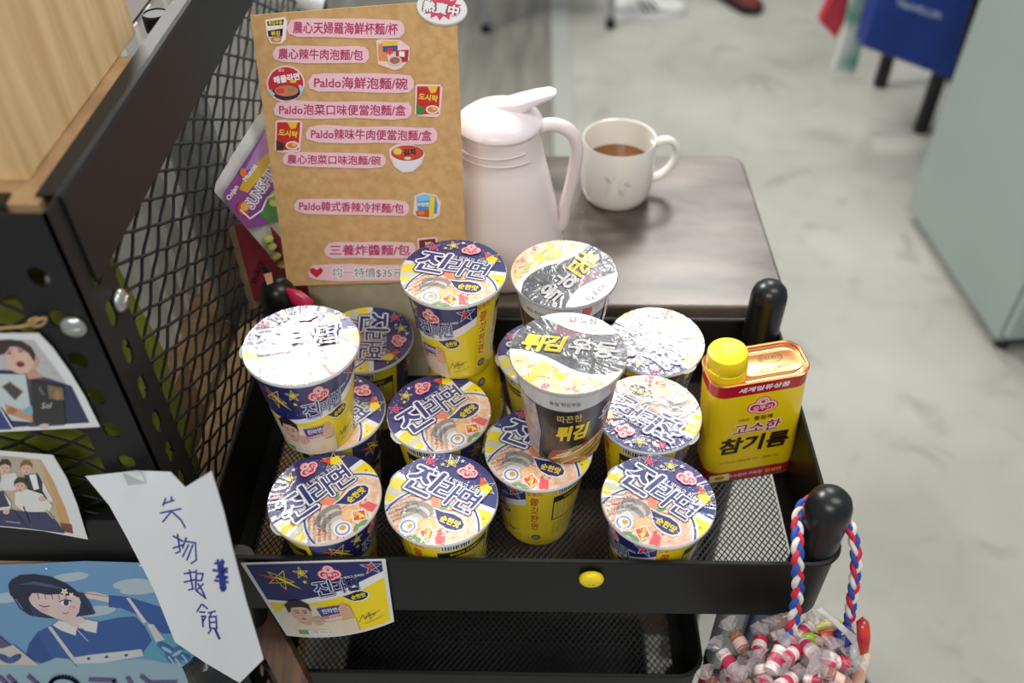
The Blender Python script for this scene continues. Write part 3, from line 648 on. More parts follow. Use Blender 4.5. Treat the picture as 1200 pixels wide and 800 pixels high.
h = MB().tube(hd, 0.005, MUGW, 12, rs=[(0.0062, 0.0046)] * len(hd)).build('handle', mug); h.rotation_euler.z = R_(10)
ma = Art('paper')
for x, y, r in ((-14, 46, 40), (9, 40, 60), (2, 30, 20)): ma.poly(ell(x, y, 2.2, 5, rot=r), (196, 200, 186), lev=False)
for pts in ([(-12, 30), (-10, 46), (-5, 52)], [(-2, 26), (0, 44), (5, 50)], [(6, 24), (6, 38), (12, 48)], [(-16, 24), (-14, 38)]): ma.line(pts, 1.0, (206, 206, 200), lev=False)
mb2 = MB(); mb2.recalc = False; ma.into(mb2, lambda x, y, hh: Vector(((0.0437 + hh) * math.sin(x / 43), -(0.0437 + hh) * math.cos(x / 43), y / 1000)), 6e-5, sub=4); mb2.build('leaf_print', mug, smooth=False)

# ------------------------------------------------------------------ price board
BP = aty(337, 335, 0.693); TLc = aty(293, 18, 0.693 + 0.076); BRd = Vector((1, 0.02, 0))
up = (TLc - BP); up.x = 0; up.normalize(); BN = BRd.normalized().cross(up).normalized()
KRAFT = mat('kraft_card', (194, 152, 98), 0.75, rgb2=(208, 168, 114), scale=120, bump=0.1)
brd = tag(empty('price_board', tuple(BP)), 'kraft card price board with pink strips of noodle names, leaning behind the stacked cups', 'sign')
def keep(o, parent):      # parent without moving
    bpy.context.view_layer.update(); o.parent = parent; o.matrix_parent_inverse = parent.matrix_world.inverted(); return o
bm_ = MB(); sheet(bm_, [(337, 335), (566, 327), (545, 275), (535, 8), (490, 3), (380, 11), (293, 18)], BP, BN, KRAFT, 0.0018)
keep(bm_.build('card', smooth=False), brd)
pm = planemap(BP, BN)
def strip(name, x0, x1, yc, hgt, txt, ang=-1.2, tcol=(176, 40, 96), bg=(238, 196, 208), outline=False, tx=0.0):
    a = Art('paper', flip=True); rnd = random.Random(len(txt)); s_ = math.tan(R_(-ang)) 
    Y = lambda x, d: yc + (x - (x0 + x1) / 2) * -s_ * 1.0 + d
    top = [(x0 + hgt * .25, Y(x0, -hgt * .40))] + [(x0 + (x1 - x0) * t, Y(x0 + (x1 - x0) * t, -hgt * (.5 + rnd.uniform(-.05, .05)))) for t in (.15, .4, .65, .88)] + [(x1 - hgt * .2, Y(x1, -hgt * .46)), (x1, Y(x1, -hgt * .2)), (x1, Y(x1, hgt * .2))]
    bot = [(x1 - hgt * .25, Y(x1, hgt * .46))] + [(x0 + (x1 - x0) * t, Y(x0 + (x1 - x0) * t, hgt * (.5 + rnd.uniform(-.04, .06)))) for t in (.85, .6, .35, .1)] + [(x0 + hgt * .1, Y(x0, hgt * .34)), (x0, Y(x0, 0))]
    a.lev = 6; a.poly(top + bot, bg)
    W_ = (x1 - x0) - hgt * .7 - tx
    if outline: a.text(txt, (x0 + x1) / 2 + tx / 2, Y((x0 + x1) / 2 + tx / 2, 0), 1, WH, ang * -1, 0.07, width=W_, height=hgt * .66)
    a.text(txt, (x0 + x1) / 2 + tx / 2, Y((x0 + x1) / 2 + tx / 2, 0), 1, tcol, ang * -1, 0.022 if not outline else 0.0, width=W_, height=hgt * .62)
    if tx:
        hx, hy = x0 + 10, Y(x0 + 10, 0.5); a.poly([(hx, hy + 6), (hx - 7, hy), (hx - 8, hy - 4), (hx - 4, hy - 6), (hx, hy - 3), (hx + 5, hy - 6), (hx + 8, hy - 3), (hx + 6, hy + 1)], (200, 24, 48))
    keep(art_obj(name, a, pm, eps=9e-5), brd)
for x0, x1, yc, hg, t, an in ((336, 474, 33, 22, '農心天婦羅海鮮杯麵/杯', -1), (319.5, 432.5, 63.5, 20, '農心辣牛肉泡麵/包', -1), (361, 485, 97, 21.5, 'Paldo海鮮泡麵/碗', -1), (320.5, 482.5, 128.5, 20, 'Paldo泡菜口味便當泡麵/盒', -0.5), (358, 512.5, 157.5, 19.5, 'Paldo辣味牛肉便當泡麵/盒', -1), (331, 452, 187, 17, '農心泡菜口味泡麵/碗', -1), (344.5, 479.5, 242.3, 18, 'Paldo韓式香辣冷拌麵/包', -1.6), (380, 487, 292.5, 19.5, '三養炸醬麵/包', 0)):
    strip('name_strip', x0, x1, yc, hg, t, -an)
strip('price_strip', 361, 479, 319, 19, '均一特價$35元', 0.6, (96, 84, 96), outline=True, tx=22)
def sticker(draw):
    a = Art('paper', flip=True); a.lev = 6; draw(a); keep(art_obj('picture_sticker', a, pm, eps=9e-5), brd)
SKP = (240, 206, 208)
def d1(a):
    a.poly([(311, 23), (334, 19.5), (337, 25), (335, 46), (330, 51), (318, 51), (313, 42)], (244, 232, 230)); a.poly([(313, 25), (333, 22.5), (332, 29), (314, 30)], BK); a.text('튀김우동', 323, 26.5, 5, (236, 210, 60), 4, .04, width=16)
    a.poly([(314, 36), (332, 33), (331, 42), (315, 43)], BK); a.text('튀김', 323, 39, 6, (236, 210, 60), 4, .04); a.poly([(317, 44), (331, 42), (329, 49), (319, 49)], (206, 120, 80)); a.poly(ell(325, 46, 4, 2), (226, 190, 100))
def d2(a):
    a.poly([(441, 47), (447, 45.5), (470, 47), (480, 55), (480, 70), (470, 80), (462, 82), (443, 75)], SKP); a.poly([(443, 52), (452, 49), (455, 72), (444, 71)], (224, 140, 80)); a.poly([(448, 49), (466, 48), (466, 60), (449, 61)], (60, 80, 150)); a.poly([(448, 48), (466, 48), (466, 53), (448, 54)], (238, 190, 60))
    a.poly([(464, 59), (479, 58), (478, 72), (464, 73)], (170, 40, 40)); a.text('辛', 457, 60, 9, (220, 50, 40), 0, .05); a.text('麵', 471, 63, 7, WH, 0, .04); a.poly(ell(463, 71, 8, 5.5), (216, 206, 200)); a.poly(ell(463, 70.5, 6, 4), (176, 90, 50)); a.poly(ell(464, 71, 2.5, 1.6), (110, 140, 150))
def d3(a):
    a.poly(ell(335, 98, 22.5, 21.5, n=40), SKP); a.poly(ell(335, 98, 20.5, 19.5, n=40), (196, 30, 54)); a.text('해물라면', 336, 91.5, 9, WH, 10, .045, width=30); a.text('팔도', 330, 82, 4, (250, 220, 200), 0, .02)
    a.poly(ell(336, 108, 16, 9), (40, 38, 44)); a.poly(ell(336, 106, 14, 6.5), (206, 120, 90)); a.poly(ell(329, 106, 5, 3), (226, 60, 50)); a.poly(ell(342, 104, 4, 2.5), (120, 150, 60)); a.poly([(317, 104), (323, 110), (320, 112), (315, 106)], (170, 200, 220)); a.poly([(350, 98), (357, 102), (353, 112)], (180, 204, 220)); a.poly(ell(344, 95, 4, 2), (240, 190, 50))
def lunch(cx, cy, c2):
    def f(a):
        a.poly([(cx - 15, cy - 18), (cx - 11, cy - 20), (cx + 14, cy - 19), (cx + 17, cy - 15), (cx + 14, cy + 16), (cx + 11, cy + 19), (cx - 12, cy + 18), (cx - 16, cy + 15)], SKP)
        a.poly([(cx - 13, cy - 17), (cx + 14, cy - 17), (cx + 12, cy + 15), (cx - 14, cy + 16)], (196, 34, 36)); a.poly([(cx - 1, cy - 17), (cx + 11, cy - 17), (cx + 9, cy - 10), (cx + 3, cy - 9)], (240, 190, 40)); a.text('도시락', cx, cy - 4, 8, (236, 200, 60), -8, .045, width=22); a.poly([(cx - 14, cy + 4), (cx - 4, cy + 8), (cx - 6, cy + 16), (cx - 14, cy + 16)], c2)
        a.poly(ell(cx + 5, cy + 10, 8, 5), (240, 226, 210)); a.poly(ell(cx + 5, cy + 10, 6, 3.4), (220, 130, 70)); a.poly(ell(cx + 7, cy + 9, 2.4, 1.6), (240, 190, 120))
    return f
def d6(a):
    a.poly([(456, 174), (466, 168.5), (480, 168), (494, 173), (498, 180), (494, 192), (484, 201), (472, 202), (462, 195), (457, 184)], SKP); a.poly([(459, 182), (496, 182), (490, 194), (484, 199), (471, 200), (463, 193)], (226, 228, 236)); a.poly(ell(477.5, 179, 19, 9), (190, 60, 34)); a.poly(ell(477.5, 178.5, 16.5, 7), (204, 72, 44)); a.text('김치', 480, 178, 8, BK, 4, .05); a.poly(ell(466, 177, 5, 4), (238, 200, 90)); a.poly(ell(478, 185, 4, 1.8), (240, 210, 190))
def d7(a):
    a.poly([(486, 229), (496, 225), (511, 228), (517, 236), (515, 252), (506, 257), (490, 255), (484, 250)], SKP); a.poly([(488, 230), (498, 227), (511, 230), (513, 240), (512, 250), (490, 249)], (60, 150, 206)); a.poly([(488, 230), (498, 227), (511, 230), (508, 234), (490, 236)], (120, 200, 230)); a.poly([(504, 230), (510, 230), (508, 254), (502, 254)], (238, 210, 40)); a.poly([(487, 247), (503, 244), (503, 254), (489, 253)], (190, 90, 50)); a.poly(ell(494, 249, 4, 2.4), (220, 130, 80)); a.text('비빔면', 496, 239, 5, WH, 0, .04)
def d8(a):
    a.poly([(489, 279), (512, 277), (516, 300), (490, 303)], SKP); a.poly([(491, 281), (510, 279), (513, 298), (492, 300)], (110, 36, 40)); a.text('짜', 502, 287, 9, (236, 200, 150), 0, .05)
for d in (d1, d2, d3, lunch(502, 118, (60, 130, 60)), lunch(338, 160, (60, 40, 34)), d6, d7, d8): sticker(d)
a = Art('paper', flip=True); a.lev = 8
a.poly(ell(518, 10, 30, 20, n=40, rot=8), (196, 196, 192)); a.lev = 14; a.poly(ell(518, 8.5, 29.5, 19.5, n=40, rot=8), (240, 240, 242)); 
a.poly([(518 + (24 if i % 2 else 17) * math.cos(2 * PI * i / 26) * 1.0, 9 + (15 if i % 2 else 9.5) * math.sin(2 * PI * i / 26)) for i in range(26)], (222, 70, 104)); a.text('熱賣中', 517, 9.5, 13, (60, 30, 44), -10, 0.09, width=42); a.text('熱賣中', 517, 9.5, 13, WH, -10, 0.05, width=41)
keep(art_obj('hot_sale_badge', a, pm, eps=9e-5), brd)
# folded greyboard stand the card is fixed to
GB = mat('grey_beige_board', (176, 166, 142), 0.8, rgb2=(190, 180, 156), scale=60)
mb = MB(); x0, x1 = -0.232, -0.075
y0, z0 = 0.6985, 0.702; dy = up.y / up.z
mb.loft([[Vector((x, y0 + (z - z0) * (dy if z > .85 else dy * .25) , z)) for x in (x0, x1)] + [Vector((x, y0 + (z - z0) * (dy if z > .85 else dy * .25) + 0.002, z)) for x in (x1, x0)] for z in (0.702, 0.8499)], GB, cap0=True, cap1=True)
keep(mb.build('stand', smooth=False), brd)
mb = MB(); b0 = BP + BRd * 0.03 - BN * 0.003
mb.loft([[b0 + up * h, b0 + BRd * 0.12 + up * h, b0 + BRd * 0.12 + up * h - BN * .0015, b0 + up * h - BN * .0015] for h in (0.002, 0.2)], GB, cap0=True, cap1=True)
keep(mb.build('stand_back', smooth=False), brd)

# ------------------------------------------------------------------ steel shelf rack on the left
RX, RY = -0.288, 0.432
rack = tag(empty('shelf_rack', (RX, RY, 0)), 'black slotted-steel shelf rack with diamond mesh sides on the left', 'shelf rack')
RI = Matrix.Translation((RX, RY, 0)).inverted()
def rb(mb, name, smooth=False, parent=None, **k):
    mb.v = [RI @ v for v in mb.v]; return mb.build(name, parent or rack, smooth, **k)
def slot(cx, cz, w, h, n=6):
    o = []
    for i in range(n + 1): a = PI * i / n; o.append((cx + w / 2 * math.cos(a), cz + h / 2 - w / 2 + w / 2 * math.sin(a)))
    for i in range(n + 1): a = PI + PI * i / n; o.append((cx + w / 2 * math.cos(a), cz - h / 2 + w / 2 + w / 2 * math.sin(a)))
    return o
def slotted(mb, fn, wdt, z0, z1, holes, m, t=0.002):
    """steel strip with real slots; fn(u, z, d) maps width, height and depth"""
    loops = [[(0, z0), (wdt, z0), (wdt, z1), (0, z1)]] + holes
    flat = [p for l in loops for p in l]; tris = tessellate_polygon([[Vector((x, z, 0)) for x, z in l] for l in loops]); k = len(flat)
    vs = [fn(x, z, 0) for x, z in flat] + [fn(x, z, t) for x, z in flat]
    fs = [tuple(t_) for t_ in tris] + [tuple(k + i for i in reversed(t_)) for t_ in tris]; q = 0
    for l in loops:
        n = len(l); fs += [(q + i, q + (i + 1) % n, k + q + (i + 1) % n, k + q + i) for i in range(n)]; q += n
    mb.add(vs, fs, m)
def upright(x, y, sx, sy, z1, name='upright'):
    mb = MB(); hs = [slot(0.024, z, 0.0115, 0.022) for z in [0.06 + 0.0365 * i for i in range(int((z1 - .08) / .0365))]]
    slotted(mb, lambda u, z, d: Vector((x + sx * d, y + sy * u, z)), 0.046, 0, z1, hs, BLACK2)
    hs = [slot(0.022, z, 0.0125, 0.016) for z in [0.075 + 0.0365 * i for i in range(int((z1 - .08) / .0365))]]
    slotted(mb, lambda u, z, d: Vector((x + sx * u, y + sy * d, z)), 0.042, 0, z1, hs, BLACK2)
    return rb(mb, name)
RYB = 1.22; RXL = -0.86
for x, y, sx, sy in ((RX, RY, -1, 1), (RX, RYB, -1, -1), (RXL, RY, 1, 1), (RXL, RYB, 1, -1)): upright(x, y, sx, sy, 1.108)
def rail(a, b, z0, z1, n, flip=1):
    """angle rail: a tall face and a top lip turned inwards"""
    mb = MB(); a, b, n = Vector(a), Vector(b), Vector(n)
    prof = [(0, z0), (0, z1 - .004), (0.0012, z1 - .0012), (0.004, z1), (0.016, z1), (0.016, z1 - .0018), (0.004, z1 - .0018), (0.002, z1 - .004), (0.002, z0)]
    mb.loft([[Vector((p.x, p.y, 0)) + n * d + Vector((0, 0, z)) for d, z in prof] for p in (a, b)], BLACK2, cap0=True, cap1=True)
    return rb(mb, 'rail')
for z0, z1 in ((1.040, 1.1085), (0.70, 0.764)):
    rail((RX + .002, RY + .02, 0), (RX + .002, RYB, 0), z0, z1, (-1, 0, 0)) if z0 > 1 else rail((RX - .004, RY + .02, 0), (RX - .004, RYB, 0), 0.60, 0.66, (-1, 0, 0))
    rail((RX - .03, RY + (.006 if z0 > 1 else -.001), 0), (RXL, RY + (.006 if z0 > 1 else -.001), 0), z0 if z0 > 1 else .742, z1 if z0 > 1 else .798, (0, 1, 0)) 
def board(z0, z1, x1, y0, m, name='shelf_board'):
    return bevel(rb(MB().box((RXL + .01, y0, z0), (x1, RYB - .01, z1), m), name), 0.0012)
bevel(rb(MB().box((RXL + .01, RY + 0.0135, 1.088), (RX - 0.0105, 0.640, 1.106), BOARD), 'shelf_board'), 0.0012)
board(0.722, 0.741, RX - 0.048, RY - 0.003, OAK)
board(0.30, 0.318, RX - 0.012, RY + 0.01, OAK)
def bolt(p, n, r=0.0085):
    mb = MB().lathe([(r, 0), (r, 0.0015), (r * .9, 0.003), (r * .5, 0.0043), (0.0005, 0.0046)], STEEL, 20)
    mb.box((-r * .7, -0.0007, 0.0038), (r * .7, 0.0007, 0.0050), STEEL)
    q = Vector(n).to_track_quat('Z', 'Y').to_matrix().to_4x4(); mb.v = [Vector(p) + (q @ v) for v in mb.v]; rb(mb, 'bolt', True)
bolt(aty(87, 382, RY - .001), (0, -1, 0)); bolt(on(140, 352, (RX + .001, 0, 0), (1, 0, 0)), (1, 0, 0))
for q in ((94, 246), (117, 299)): bolt(on(q[0], q[1], (RX - .006, 0, 0), (1, 0, 0)), (1, 0, 0), 0.0055)
for q in ((40, 276), (64, 327)): bolt(aty(q[0], q[1], RY + .008), (0, -1, 0), 0.0055)
def diamond_mesh(fn, u0, u1, v0, v1, ph, name, r=0.0014):
    mb = MB(); P, s = 0.041, 0.58; nodes = []
    for sg in (1, -1):
        k0, k1 = -60, 60
        for k in range(k0, k1):
            # v = sg*s*(u - uk)
            uk = ph[0] + k * P; pts = []
            us = sorted([u0, u1, uk + sg * (v0 - ph[1]) / s, uk + sg * (v1 - ph[1]) / s]); a, b = us[1], us[2]
            va, vb = ph[1] + sg * s * (a - uk), ph[1] + sg * s * (b - uk)
            if b - a < 0.004 or min(va, vb) < v0 - 1e-4 or max(va, vb) > v1 + 1e-4: continue
            n = max(2, int((b - a) / (P / 4))); 
            for i in range(n + 1):
                u = a + (b - a) * i / n; ph_ = (u - uk) / (P / 2); pts.append(fn(u, ph[1] + sg * s * (u - uk), sg * 0.0011 * math.cos(PI * ph_)))
            mb.tube(pts, r, WIRE, 6)
    for i in range(-40, 60):
        for j in range(-40, 60):
            u, v = ph[0] + (i + j) * P / 2, ph[1] + s * (i - j) * P / 2
            if u0 + .003 < u < u1 - .003 and v0 + .003 < v < v1 - .003:
                c_ = fn(u, v, 0); mb.add([c_ + Vector(q) * .0027 for q in ((1, 0, 0), (-1, 0, 0), (0, 1, 0), (0, -1, 0), (0, 0, 1), (0, 0, -1))], [(0, 2, 4), (2, 1, 4), (1, 3, 4), (3, 0, 4), (2, 0, 5), (1, 2, 5), (3, 1, 5), (0, 3, 5)], WIRE)
    return rb(mb, name, True)
diamond_mesh(lambda u, v, h: Vector((RX - .012 + h, u, v)), RY + .046, RYB - .02, 0.62, 1.043, (0.5648, 1.0254), 'side_mesh')
diamond_mesh(lambda u, v, h: Vector((u, RY + .010 + h, v)), RXL + .04, RX - .034, 0.79, 1.046, (-0.375, 0.90), 'front_mesh')
# things standing in and on the rack
LIME = mat('lime_green_felt', (102, 110, 16), 0.8, rgb2=(124, 132, 28), scale=30)
lb = tag(empty('storage_bag', (-0.47, 0.55, 0.741)), 'lime green fabric storage bag inside the rack behind the diamond mesh', 'bag')
mb = MB(); mb.loft([rrect(-0.27, 0.155, -0.082, 0.0, 0.02, 0.0), rrect(-0.275, 0.160, -0.085, 0.005, 0.022, 0.15), rrect(-0.265, 0.150, -0.08, 0.0, 0.02, 0.255), rrect(-0.26, 0.145, -0.075, -0.005, 0.02, 0.256), rrect(-0.26, 0.145, -0.075, -0.005, 0.02, 0.23)], LIME, cap0=True, cap1=True); mb.build('bag_body', lb)
for y in (-0.083, 0.0): MB().tube(smooth_path([(-0.12, y, 0.18), (-0.115, y, 0.25), (-0.06, y, 0.29), (0.0, y, 0.25), (0.005, y, 0.18)]), 0.006, LIME, 8).build('handle', lb)
GREYP = mat('pale_grey_pleats', (226, 226, 222), 0.6, rgb2=(238, 237, 232), scale=12)
gb = tag(empty('pleated_carton', (-0.475, 0.80, 0.7415)), 'pale grey pleated carton standing inside the rack behind the lime green bag', 'carton')
mb = MB(); out = []
for i in range(56): out.append((0.080 + (0.008 if i % 4 in (1, 2) else 0), -0.185 + 0.57 * i / 55))
out += [(-0.25, 0.385), (-0.25, -0.185)]
mb.loft([[Vector((x, y, z)) for x, y in out] for z in (0.0, 0.30)], GREYP, cap0=True, cap1=True); mb.build('carton_body', gb, smooth=False)
MB().box((-0.25, -0.186, 0.3005), (0.086, 0.386, 0.303), mat('dark_brown_cover', (58, 44, 36), .6)).build('added_dark_cover', gb, smooth=False)  # made-up dark cover, added so the rack interior reads dark from above
bb = tag(MB().loft([rrect(-0.03, 0.03, -0.012, 0.030, 0.004, z) for z in (0, 0.085)], mat('brown_carton', (150, 116, 84), 0.7), cap0=True, cap1=True).build('small_box', loc=(-0.355, 0.60 - 0.03, 0.7425)), 'small brown box low behind the side mesh of the rack', 'box')
wb = tag(empty('wooden_crate', (-0.46, 0.605, 1.1065)), 'pale pine wooden crate standing on top of the rack', 'crate')
mb = MB(); cx1 = 0.146
mb.box((-0.25, -0.135, 0), (cx1, -0.123, 0.24), PALEWOOD).build('front_panel', wb, smooth=False)
bevel(MB().box((cx1 - .012, -0.123, 0), (cx1, 0.072, 0.24), PALEWOOD).build('side_panel', wb, smooth=False), .001)
MB().box((-0.25, -0.123, 0), (-0.238, 0.072, 0.24), PALEWOOD).build('side_panel', wb, smooth=False)
MB().box((-0.238, 0.060, 0), (cx1 - .012, 0.072, 0.24), PALEWOOD).build('back_panel', wb, smooth=False)
MB().box((-0.238, -0.123, 0), (cx1 - .012, 0.060, 0.012), PALEWOOD).build('bottom_panel', wb, smooth=False)
NAIL = mat('nail_head', (70, 60, 50), 0.5, metal=.5)
for q in ((149, 68), (66, 178)):
    p = on(q[0], q[1], (-0.46 + cx1, 0, 0), (1, 0, 0)); MB().lathe([(0.0016, 0), (0.0014, 0.0006)], NAIL, 10, M=Matrix.Translation(p - Vector((-0.46, 0.605, 1.1065))) @ Matrix.Rotation(PI / 2, 4, 'Y')).build('nail', wb)
GLASS = mat('clear_bottle_plastic', (200, 204, 204), 0.08); GLASS.node_tree.nodes['Principled BSDF'].inputs['Transmission Weight'].default_value = 0.85
bp = on(183, 20, (-0.330, 0, 0), (1, 0, 0)); bt = tag(empty('bottle', (bp.x, bp.y, 0.7415)), 'clear bottle with a black screw cap standing behind the wooden crate', 'bottle')
zt = bp.z + 0.004 - 0.7415
MB().lathe([(0.020, 0), (0.024, 0.004), (0.024, zt - 0.075), (0.018, zt - 0.048), (0.0095, zt - 0.026), (0.0095, zt - 0.012), (0.0085, zt - 0.012), (0.0085, zt - 0.026), (0.022, zt - 0.076), (0.022, 0.005), (0.001, 0.004)], GLASS, 28).build('bottle_body', bt)
MB().lathe([(0.0112, zt - 0.016), (0.0116, zt - 0.015), (0.0116, zt - 0.002), (0.0105, zt), (0.0098, zt), (0.0096, zt - 0.001), (0.0005, zt - 0.001)], RUBBER, 28).build('cap', bt)
tw = aty(0, 385, RY - .001)
tag(MB().tube(smooth_path([tw + Vector((-.02, 0, -.001)), aty(20, 383, RY - .003), aty(38, 379, RY - .004), aty(46, 374, RY - .005), aty(54, 373, RY - .003), aty(50, 380, RY - .003), aty(40, 382, RY - .003), aty(34, 376, RY - .005), aty(44, 372, RY - .001)]), 0.0011, mat('jute_twine', (176, 146, 100), 0.9, bump=.5, scale=900), 6).build('twine'), 'knotted jute twine tied across the front of the rack above the photo', 'twine')

# ------------------------------------------------------------------ prints and notes on the rack front
def print_obj(name, outline, y, label, cat, draw, paper=WHITE, n=(0, -1, 0), group=None):
    P = (0, y, 0); mb = MB(); mb.recalc = False; sheet(mb, outline, P, n, paper, 0.0005)
    a = Art('gloss' if cat == 'photo print' else 'paper', flip=True); draw(a); a.into(mb, planemap(P, n), 3e-5)
    return tag(mb.build(name, smooth=False), label, cat, group)
SK, SK2, HR = (222, 184, 166), (200, 152, 132), (44, 34, 34)
def face(a, x, y, r, hair=HR, mouth=False, tilt=0):
    a.poly(ell(x, y, r * .78, r, rot=tilt), SK); a.poly([(x - r * .85, y + r * .1), (x - r * .9, y - r * .6), (x - r * .4, y - r * 1.2), (x + r * .4, y - r * 1.2), (x + r * .9, y - r * .6), (x + r * .85, y + r * .1), (x + r * .6, y - r * .35), (x, y - r * .5), (x - r * .6, y - r * .3)], hair)
    for sx in (-.3, .3): a.poly(ell(x + sx * r, y + r * .02, r * .13, r * .06, n=8), (50, 36, 36)); 
    a.line([(x, y + r * .1), (x + r * .04, y + r * .36)], r * .06, SK2)
    a.poly(ell(x, y + r * .62, r * (.2 if mouth else .2), r * (.17 if mouth else .06), n=12), (150, 60, 66))
def p1(a):
    a.poly([(-30, 398), (40, 398), (72, 440), (105, 494), (-30, 503)], (188, 188, 190))
    for x, y in ((40, 410), (52, 424), (60, 436), (20, 402), (-10, 404)): a.line([(x, y), (x + 6, y + 3)], .6, (150, 150, 154), lev=False)
    a.poly([(-30, 434), (6, 433), (25, 435), (40, 438), (60, 444), (84, 452), (105, 495), (-30, 503)], (38, 44, 84)); a.poly([(28, 437), (40, 440), (58, 444), (72, 448), (76, 498), (34, 500)], (74, 62, 88))
    a.poly([(24, 428), (40, 430), (50, 442), (34, 444)], SK2)
    a.poly(ell(24, 418, 17, 20, rot=-14), SK); a.poly([(-4, 398), (12, 397), (26, 399), (37, 406), (42, 416), (40, 424), (34, 414), (22, 406), (12, 406), (6, 414), (0, 416), (-10, 410)], (50, 34, 36)); a.poly(ell(43, 424, 3, 6, rot=12), SK2)
    a.poly(ell(11, 413.5, 3, 1.1), HR); a.poly(ell(24, 411, 3, 1.1), HR); a.line([(8, 410), (14, 410)], .9, HR); a.line([(20, 407.5), (27, 408)], .9, HR); a.line([(16, 413), (15, 420)], .7, SK2); a.poly(ell(24, 426, 5, 3.4, rot=8), (140, 52, 62)); a.poly(ell(24, 427, 3, 1.5), (60, 20, 26))
    a.poly([(-30, 437), (30, 438), (39, 494), (14, 492), (2, 476), (-30, 470)], (196, 212, 214)); a.poly([(2, 452), (12, 446), (28, 458), (18, 469)], (66, 62, 72)); a.line([(2, 452), (12, 446), (28, 458), (18, 469), (2, 452)], 1.2, (206, 186, 150)); a.poly([(20, 478), (38, 482), (39, 494), (8, 484), (6, 472)], (200, 150, 110)); a.poly([(28, 478), (38, 474), (39, 484), (28, 484)], (120, 176, 200)); a.poly(ell(14, 480, 6, 4), (180, 110, 70))
    a.poly([(36, 444), (74, 450), (77, 496), (41, 496)], (34, 36, 38)); a.poly([(56, 450), (74, 454), (76, 468), (58, 466)], (120, 108, 84)); a.poly(ell(68, 462, 4, 6), (176, 120, 80)); a.text('Sol', 55, 474, 10, (210, 210, 210), 4, 0.0, shear=.3); a.text('Vol 2', 49, 457, 5, (180, 180, 180), -60)
    a.poly([(-30, 474), (0, 478), (15, 502), (-30, 503)], (46, 60, 130)); a.line([(0, 476), (16, 502)], 1.4, WH); a.poly(ell(52, 498, 6, 3, rot=-8), SK)
print_obj('photo_print', [(-40, 391), (45, 390.5), (62, 408), (82, 436), (100, 466), (117, 500), (60, 503), (-40, 508)], RY - .0025, 'photo print of a dark-haired person in navy holding books, taped to the rack', 'photo print', p1, group='photo prints on the rack')
def p2(a):
    a.poly([(-30, 531), (48, 538), (62, 562), (77, 596), (86, 625), (-30, 612)], (196, 182, 152)); a.poly([(46, 538), (62, 562), (77, 596), (86, 625), (72, 618), (60, 575)], (206, 160, 104)); a.poly([(70, 612), (84, 614), (86, 625), (74, 622)], (120, 60, 40)); a.poly([(-30, 531), (30, 536), (34, 556), (-30, 550)], (180, 172, 150))
    # standing pair, then the seated row
    a.poly([(28, 556), (44, 554), (54, 572), (58, 590), (50, 588), (34, 578)], (36, 40, 48)); a.poly([(34, 556), (42, 555), (46, 572), (40, 574)], WH); face(a, 31, 548, 8, (140, 84, 54)); a.poly([(50, 562), (56, 574), (63, 586), (58, 588), (50, 574)], (226, 224, 222))
    a.poly([(0, 556), (18, 553), (28, 570), (16, 574), (0, 574)], (222, 222, 224)); face(a, 6, 547, 8, (40, 36, 36))
    a.poly([(18, 576), (32, 572), (50, 578), (62, 592), (58, 598), (30, 600), (18, 590)], (230, 229, 226)); a.poly([(12, 597), (56, 600), (66, 610), (76, 624), (30, 618)], (40, 46, 92)); face(a, 24, 568, 8, (46, 40, 40), tilt=-20)
    a.poly([(-20, 570), (2, 572), (14, 588), (12, 598), (-20, 600)], (226, 226, 228)); a.poly([(-20, 572), (4, 574), (12, 592), (-20, 596)], (44, 50, 74)); a.poly([(-30, 598), (16, 596), (34, 618), (-30, 612)], (38, 44, 88)); face(a, -6, 562, 8, (60, 44, 40)); a.poly(ell(8, 598, 4, 3), SK)
    a.poly(ell(50, 583, 4, 3), SK); a.line([(28, 592), (35, 612)], 1.2, (60, 60, 70)); a.line([(54, 596), (63, 606)], 1.2, (190, 190, 196)); a.line([(8, 609), (24, 611)], 1.4, (150, 160, 170))
print_obj('photo_print', [(-40, 525), (62, 533.5), (78, 560), (90, 590), (103, 632), (50, 622), (-40, 613)], RY - .0025, 'photo print of a group in white shirts, lower of the two on the rack', 'photo print', p2, group='photo prints on the rack')
